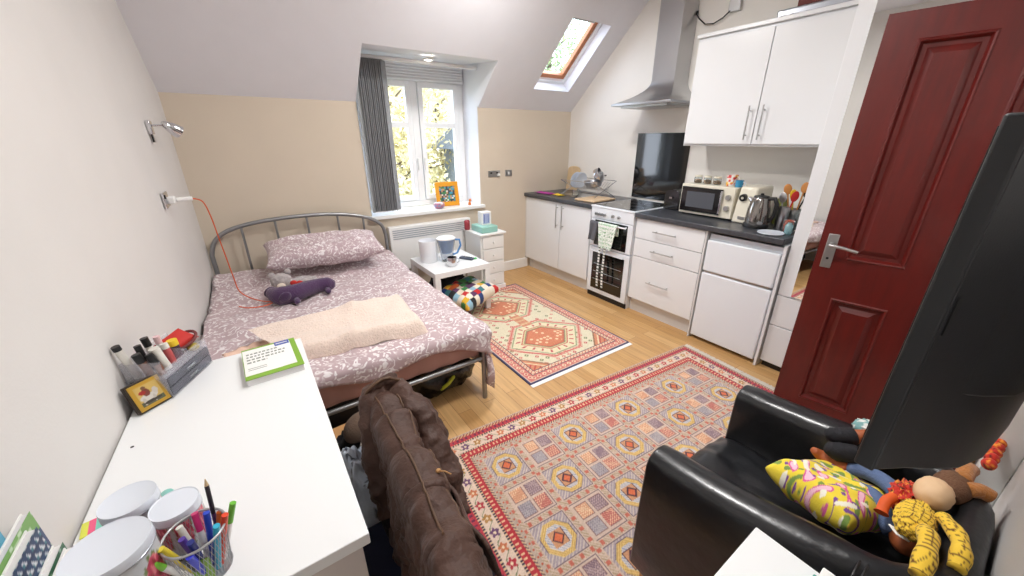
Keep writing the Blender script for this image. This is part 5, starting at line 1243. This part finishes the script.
# ------------------------------------------------------------------ room door
dn = thing('door_1', None, None, (0,0,0)); struct(dn)
DW, DH, DT = .762, 1.985, .04
def dbox(p, u0,u1,z0_,z1_,t0,t1,m,name,bev=0):
    return B(t0,t1,-u1,-u0,z0_,z1_).build(name, m, p, bevel=bev)
cols = ((.115,.335),(.427,.647)); rows = ((.095,.72),(.93,1.88))
f = MB()
for (u0,u1,a,b_) in ((0,.115,.012,DH),(.335,.427,.012,DH),(.647,DW,.012,DH)): f.box(0,DT,-u1,-u0,a,b_)
for (u0,u1) in cols:
    for (a,b_) in ((.012,.095),(.72,.93),(1.88,DH)): f.box(0,DT,-u1,-u0,a,b_)
f.build('frame', M['door'], dn)
for (u0,u1) in cols:
    for (a,b_) in rows:
        f = MB()
        # moulding then sunken, then raised field
        def ringq(x_, i): return [(x_,-u0-i,a+i),(x_,-u1+i,a+i),(x_,-u1+i,b_-i),(x_,-u0-i,b_-i)]
        lv = [ringq(.0,.0),ringq(-.005,.005),ringq(-.003,.011),ringq(.016,.020),ringq(.017,.036),ringq(.003,.060)]
        vs = [[f.bm.verts.new(p) for p in q] for q in lv]
        for A_, B_ in zip(vs, vs[1:]):
            for k in range(4): f.bm.faces.new((A_[k], A_[(k+1)%4], B_[(k+1)%4], B_[k]))
        f.bm.faces.new(vs[-1]); vb_ = [f.bm.verts.new(p) for p in ringq(DT-.014,.0)]; f.bm.faces.new(vb_[::-1])
        f.build('panel', M['door'], dn)
h = dbox(dn,.028,.072,.875,1.05,-.006,0,M['satin'],'handle_plate',.003)
MB().tube(smoothpath([(-.006,-.050,1.0),(-.045,-.050,1.0),(-.055,-.058,1.0),(-.055,-.10,.997),(-.052,-.16,.985)]),[.009,.009,.009,.010,.009,.009,.0085,.0085,.0085,.008,.008,.008,.008,.008,.008,.008,.007],12).build('lever', M['satin'], h, smooth=60)
MB().cyl((-.008,-.05,.925),(-.006,-.05,.925),.006).build('keyhole', M['black'], h)
for z_ in (.25,1.0,1.75): MB().cyl((DT*.5,-DW-.004,z_-.04),(DT*.5,-DW-.004,z_+.04),.006).build('hinge', M['satin'], dn)
dn.location = (2.392,.647,0); dn.rotation_euler = (0,0,math.atan2(.15,.9887))

# ------------------------------------------------------------------ chair, coat and floor clutter beside the desk
t = thing('desk_chair','dark chair beside the desk buried under the brown coat','chair',(.05,.78,0))
B(-.14,.19,.54,.86,.42,.46).build('seat', M['navy'], t, bevel=.01)
MB().box(.188,.206,.64,.97,.50,.765).build('backrest', M['navy'], t, bevel=.008)
for (x_,y_) in ((-.12,.56),(-.12,.84),(.196,.65),(.196,.96)): MB().tube([(x_,y_,.010),(x_,y_,.77 if x_>0 else .42)],.011).build('leg', M['black'], t, smooth=60)
# coat draped over the backrest
t = thing('winter_coat','dark brown padded winter coat draped over the chair by the desk','coat',(.22,.8,.3))
def crease(a, b_, c_, k):
    """sharp cloth creases"""
    q = noise.noise(Vector((a*k, b_*k, c_*k))); return (1-abs(q)*2.6)
def coatfn(u, v):
    y = .33+.71*v
    tz = .825-.03*math.sin(v*3)-.10*max(0,(v-.80)/.2)**2
    cx = .205-.045*(1-v)**1.5; h = .034
    L1, L2 = .26, .52+.03*math.sin(v*7)
    if u < .40: q = (.40-u)/.40; x = cx-h-.012*q; z = tz-.03-L1*q; sd = -1
    elif u < .56: q = (u-.40)/.16; a = PI*q; x = cx-h*math.cos(a); z = tz-.03+.035*math.sin(a); sd = -math.cos(a); q = 0
    else: q = (u-.56)/.44; x = cx+h+(.018+.065*v)*q**.8; z = tz-.03-L2*q; sd = 1
    y2 = y+.10*q*(v-.45)+.012*math.sin(v*31+u*9)
    fold = .020*crease(u*1.6,v*1.3,1,3.1)+.020*crease(u*1.5+v*.8,v*3.4,5,4.2)+.010*math.sin(v*17+3*nz(u*3,v*2,1))-.012
    fold += .009*crease(u*3,v*3,8,7)+.005*crease(u*6,v*5,4,9)
    x += sd*fold*(.35+.65*min(1,q*3))*(.55 if sd < 0 else 1)
    z += .010*nz(u*8,v*8,9)+.012*crease(u,v*2,3,5)*(1-min(1,q*3))
    e = min(1, min(v,1-v)/.10); x += -sd*.035*(1-e**.5)
    return (x, y2, z)
f = MB(); f.grid(170,150,coatfn); f.build('body', M['coat'], t, smooth=180, solid=.02)
def sleeve(pts, rad, m, name='sleeve', seg=40, wr=.012):
    P_ = smoothpath(pts,14); R_ = np.interp(np.linspace(0,len(pts)-1,len(P_)), range(len(pts)), rad)
    o = MB(); o.tube(P_, [float(r_) for r_ in R_], seg)
    for v in o.bm.verts:
        c_ = v.co; d_ = wr*.9*crease(c_.x,c_.y,c_.z,17)+wr*.35*math.sin(c_.z*62+c_.y*33)+wr*.5*crease(c_.x,c_.y*2,c_.z*2,24); nrm_ = Vector((noise.noise(c_*9),noise.noise(c_*9+Vector((7,0,0))),noise.noise(c_*9+Vector((0,9,0)))))
        k_ = min(P_, key=lambda q_: (q_-c_).length_squared); w_ = (c_-k_); 
        if w_.length > 1e-5: v.co = c_+w_.normalized()*d_*.7+nrm_*wr*.5
    return o.build(name, m, t, smooth=180)
sleeve([(.215,1.00,.80),(.185,.97,.78),(.160,.92,.70),(.150,.86,.60),(.148,.80,.53)],[.028,.036,.037,.034,.030],M['coat'])
sleeve([(.148,.805,.535),(.149,.775,.487)],[.031,.026],M['coat_dark'],'cuff',wr=.003)
sleeve([(.225,1.0,.80),(.262,.93,.782),(.283,.84,.725),(.287,.74,.65),(.275,.66,.57)],[.028,.036,.040,.037,.031],M['coat'],wr=.016)
sleeve([(.276,.665,.575),(.270,.635,.535)],[.032,.027],M['coat_dark'],'cuff',wr=.002)
for ys_,ye_ in ((.60,.42),):
    f = MB(); f.grid(20,14,lambda u,v:(.235+.030*v+.004*math.sin(u*9), ys_+(ye_-ys_)*u, .775-.13*v+.006*math.sin(u*7))); f.build('pocket_flap', M['coat'], t, smooth=180, solid=.008)
# hood folded at the far end
def hoodfn(u, v):
    a = PI*(u*1.25-.12); r_ = .072*(1-.25*v)+.006*math.sin(v*20)
    return (.215+r_*math.cos(a)*.9, .96+.13*v+.01*crease(u,v,2,4), .76+r_*.95*math.sin(a)-.12*v*v+.012*crease(u*2,v*2,7,3))
f = MB(); f.grid(50,40,hoodfn); f.build('hood', M['coat'], t, smooth=180, solid=.016)
for k_ in range(2):
    MB().tube([Vector(hoodfn(u_/14, .02+.5*k_))+Vector((0,0,.012)) for u_ in range(15)],.0045,8).build('hood_seam', M['coat_trim'], t, smooth=60)
for uu_,v0_,v1_ in ((.455,.18,.99),(.53,.14,.99),(.60,.30,.97)):
    P_ = []
    for q_ in range(60):
        v_ = v1_+(v0_-v1_)*q_/59; p_ = Vector(coatfn(uu_+.02*math.sin(v_*4), v_)); P_.append(p_+Vector((.004 if uu_ > .5 else 0, 0, .0125)))
    MB().tube(P_,.0026,8).build('zip_edge' if uu_ < .59 else 'piping', M['coat_trim'], t, smooth=60)
f = MB(); q_ = Vector(coatfn(.53,.42))+Vector((0,0,.016)); f.ball(q_,.006,.005,.005); f.tube([q_,q_+Vector((.012,-.01,0)),q_+Vector((.022,-.02,-.006))],.0018,6); f.build('toggle', M['kraft'], t, smooth=180)
# pale blue jumper, cap, paper bag etc in the gap beside the desk
def bluec(co):
    C = rgbs(len(co),(216,226,240)); a = np.sin(co[:,0]*90+3*np.sin(co[:,1]*40))*np.sin(co[:,1]*80+2*np.sin(co[:,2]*60)); C[a>.72] = (90,96,110); return C
f = MB(); lump(f,(.108,1.0,.295),.08,.13,.295,.16,3.0,21,seg=90,rings=60,pw=.8); o = f.build('pale_blue_jumper', M['vcs'], smooth=180); colour(o, bluec); tag(o,'pale blue patterned jumper heaped on the floor between desk and coat','clothes')
t = thing('baseball_cap','brown cap with a speckled patch lying above the blue jumper','cap',(.2,1.36,.35))
R = Euler((-.35,-.1,.2)).to_matrix()
MB().ball((.178,1.19,.53),.075,.085,.06,R=R,fn=lambda v: Vector((v.x,v.y,max(v.z,-.01)))).build('crown', M['cap'], t, smooth=180)
f = MB(); f.grid(14,8,lambda u,v: Vector((.178,1.19,.53))+R@Vector(((.055+.05*v)*math.cos(-2.3+1.5*u),(.07+.06*v)*math.sin(-2.3+1.5*u),-.01-.012*v)))
def spk(co):
    C = rgbs(len(co),(220,212,200)); C[hash2(np.floor(co[:,0]/.006),np.floor(co[:,1]/.006))>.6] = (70,60,56); return C
colour(f.build('peak', M['vcs'], t, smooth=180, solid=.006), spk)
t = thing('paper_bag','kraft paper bag with white handles on the floor beside the bed foot','bag',(.2,1.52,0))
MB().hexa([(.10,1.44,0),(.26,1.44,0),(.26,1.58,0),(.10,1.58,0),(.09,1.43,.28),(.27,1.43,.27),(.27,1.59,.28),(.09,1.59,.27)]).build('bag', M['kraft'], t, bevel=.004)
MB().tube(smoothpath([(.12,1.45,.27),(.13,1.44,.33),(.18,1.44,.35),(.23,1.44,.33),(.24,1.45,.27)]),.005).build('handle', M['paper'], t, smooth=60)
tag(lump(MB(),(.17,1.26,.23),.11,.09,.24,.2,3,31).build('dark_clothes', M['curtain'], smooth=180),'dark garment heaped under the brown cap','clothes')
tag(lump(MB(),(.43,.83,.055),.045,.08,.045,.1,2,6).build('slipper', M['navy'], smooth=180),'navy slipper on the rug beside the coat','slipper')

# ------------------------------------------------------------------ outside
GZ = -2.6
struct(B(-30,40,4.6,60,GZ-.2,GZ).build('ground', M['grass']))
def tree(x, y, h, r, m, label, seed):
    rnd = random.Random(seed); t = thing('garden_tree', label, 'tree', (x,y,GZ), 'trees outside the window')
    f = MB(); f.tube(smoothpath([(x,y,GZ),(x+.1,y,GZ+h*.35),(x-.05,y+.1,GZ+h*.7),(x,y,GZ+h)]),[.16]*4+[.12]*4+[.07]*5,8)
    for k in range(14):
        z = GZ+h*(.35+.6*rnd.random()); a = rnd.random()*2*PI; L = r*(.6+.5*rnd.random())
        f.tube([(x,y,z),(x+L*.5*math.cos(a),y+L*.5*math.sin(a),z+L*.25),(x+L*math.cos(a),y+L*math.sin(a),z+L*.35)],[.045,.03,.01],5)
    f.build('trunk', M['bark'], t, smooth=60)
    V=[];F=[]
    for k in range(13000):
        while True:
            p = Vector((rnd.uniform(-1,1),rnd.uniform(-1,1),rnd.uniform(-1,1)))
            if .15 < p.length < 1 and noise.noise(p*2.6+Vector((seed,0,0))) > -.22: break
        c_ = Vector((x+p.x*r, y+p.y*r, GZ+h*.68+p.z*h*.42)); s_ = rnd.uniform(.04,.075)
        a_ = Vector((rnd.uniform(-1,1),rnd.uniform(-1,1),rnd.uniform(-1,1))).normalized(); b_ = a_.orthogonal().normalized(); i_ = len(V)
        V += [c_-a_*s_, c_+b_*s_*.6, c_+a_*s_, c_-b_*s_*.6]; F.append((i_,i_+1,i_+2,i_+3))
    me = bpy.data.meshes.new('foliage'); me.from_pydata([v-Vector((x,y,GZ)) for v in V],[],F); me.materials.append(m); o = bpy.data.objects.new('foliage', me); COL.objects.link(o); o.parent = t
    o['kind'] = 'stuff' if False else 'part'; del o['kind']
tree(2.6,8.6,6.4,1.9,M['leaf_yellow'],'yellow autumn tree outside, centred behind the right casement',3)
tree(5.4,11.6,7.4,2.0,M['leaf_yellow'],'pale autumn tree outside, farthest right through the window',5)
tree(1.4,12.6,6.6,2.0,M['leaf_green'],'green leaved tree outside behind the left casement',8)
tree(8.6,10.2,7.4,1.8,M['leaf_green'],'tall tree outside above the skylight side of the roof',12)
tree(4.2,17.5,8.6,3.4,M['leaf_yellow'],'distant golden tree outside between the nearer trees',15)
t = thing('garden_shed','grey shed gable outside low on the right of the window','shed',(3.95,7.3,GZ))
B(3.85,4.9,7.0,8.2,GZ,1.35).build('wall', mat('grey_render',(120,128,138),.8), t)
MB().prism([(3.55,6.95,1.32),(5.1,6.95,1.32),(4.35,6.95,2.0)],(0,1.3,0)).build('roof', mat('slate_roof',(96,104,116),.7), t)

# ------------------------------------------------------------------ lights
def area(name, loc, rot, sx, sy, e, col=(1,.96,.9)):
    l = bpy.data.lights.new(name,'AREA'); l.shape = 'RECTANGLE'; l.size = sx; l.size_y = sy; l.energy = e; l.color = col
    o = bpy.data.objects.new(name, l); COL.objects.link(o); o.location = loc; o.rotation_euler = rot; return o
for (x_,y_,lb) in ((1.0,.95,'round flush ceiling light over the large rug'),(1.65,2.2,'round flush ceiling light nearer the dormer')):
    t = thing('ceiling_light', lb, 'light', (x_,y_,ZC-.06))
    MB().lathe((x_,y_,ZC-.02),[(.16,0),(.17,.005),(.17,.018)],40).build('base', M['white_plastic'], t, smooth=40)
    MB().lathe((x_,y_,ZC-.07),[(.01,0),(.09,.01),(.14,.03),(.155,.05)],40).build('diffuser', M['lamp'], t, smooth=60)
    l = bpy.data.lights.new('ceiling_lamp','AREA'); l.shape='DISK'; l.size=.34; l.energy=22; l.color=(1,.985,.97)
    o = bpy.data.objects.new('ceiling_lamp', l); COL.objects.link(o); o.location=(x_,y_,ZC-.08); o.parent=None
l = bpy.data.lights.new('hall_lamp','POINT'); l.energy = 12; l.shadow_soft_size=.1; o = bpy.data.objects.new('hall_lamp', l); COL.objects.link(o); o.location=(2.05,NY-.7,2.3)
sp = bpy.data.lights.new('dormer_spot','SPOT'); sp.energy = 8; sp.spot_size = 1.9; sp.spot_blend=.6; sp.shadow_soft_size=.03; sp.color=(1,.95,.88); o = bpy.data.objects.new('dormer_spot', sp); COL.objects.link(o); o.location=(1.54,3.47,2.12)
s = bpy.data.lights.new('sun','SUN'); s.energy = 3.5; s.angle = .3; s.color=(1,.97,.92); o = bpy.data.objects.new('sun', s); COL.objects.link(o); o.rotation_euler = (math.radians(38), math.radians(22), math.radians(25))
wd = bpy.data.worlds.new('overcast_sky'); SC.world = wd; wd.use_nodes = True
N = wd.node_tree.nodes; L = wd.node_tree.links; bg = N['Background']
tc = N.new('ShaderNodeTexCoord'); sp_ = N.new('ShaderNodeSeparateXYZ'); L.new(tc.outputs['Generated'], sp_.inputs[0])
r = N.new('ShaderNodeValToRGB'); r.color_ramp.elements[0].position=.0; r.color_ramp.elements[1].position=.5
r.color_ramp.elements[0].color=(.80,.88,1,1); r.color_ramp.elements[1].color=(.62,.78,1,1); L.new(sp_.outputs['Z'], r.inputs[0]); L.new(r.outputs[0], bg.inputs[0]); bg.inputs[1].default_value = 5.5
# portals at the window and skylight
p = area('window_portal',(1.52,DY+.1,1.5),(math.radians(-90),0,0),1.1,1.3,1); p.data.cycles.is_portal = True
c_ = slp((SX0+SX1)/2,(SY0+SY1)/2,.2); p = area('skylight_portal',c_,(0,0,0),.5,.75,1); p.rotation_euler=(-nrm).to_track_quat('-Z','Y').to_euler(); p.data.cycles.is_portal = True

# ------------------------------------------------------------------ camera
cam = bpy.data.cameras.new('camera'); co = bpy.data.objects.new('camera', cam); COL.objects.link(co)
F_ = 375.63; cam.sensor_fit = 'HORIZONTAL'; cam.sensor_width = 36; cam.lens = 36*F_/1024; cam.clip_start = .02
yaw, pit, rol = math.radians(34.777), math.radians(21.616), math.radians(-.19)
fwd = Vector((math.sin(yaw)*math.cos(pit), math.cos(yaw)*math.cos(pit), -math.sin(pit))); rt = Vector((math.cos(yaw),-math.sin(yaw),0)); up = rt.cross(fwd)
r2 = rt*math.cos(rol)+up*math.sin(rol); u2 = -rt*math.sin(rol)+up*math.cos(rol)
co.matrix_world = Matrix.Translation((0,0,1.5)) @ Matrix((r2,u2,-fwd)).transposed().to_4x4()
SC.camera = co
vs = SC.view_settings; vs.view_transform = 'Standard'; vs.look = 'None'; vs.gamma = 1; vs.exposure = 0.44
try: vs.use_curve_mapping = False
except Exception: pass
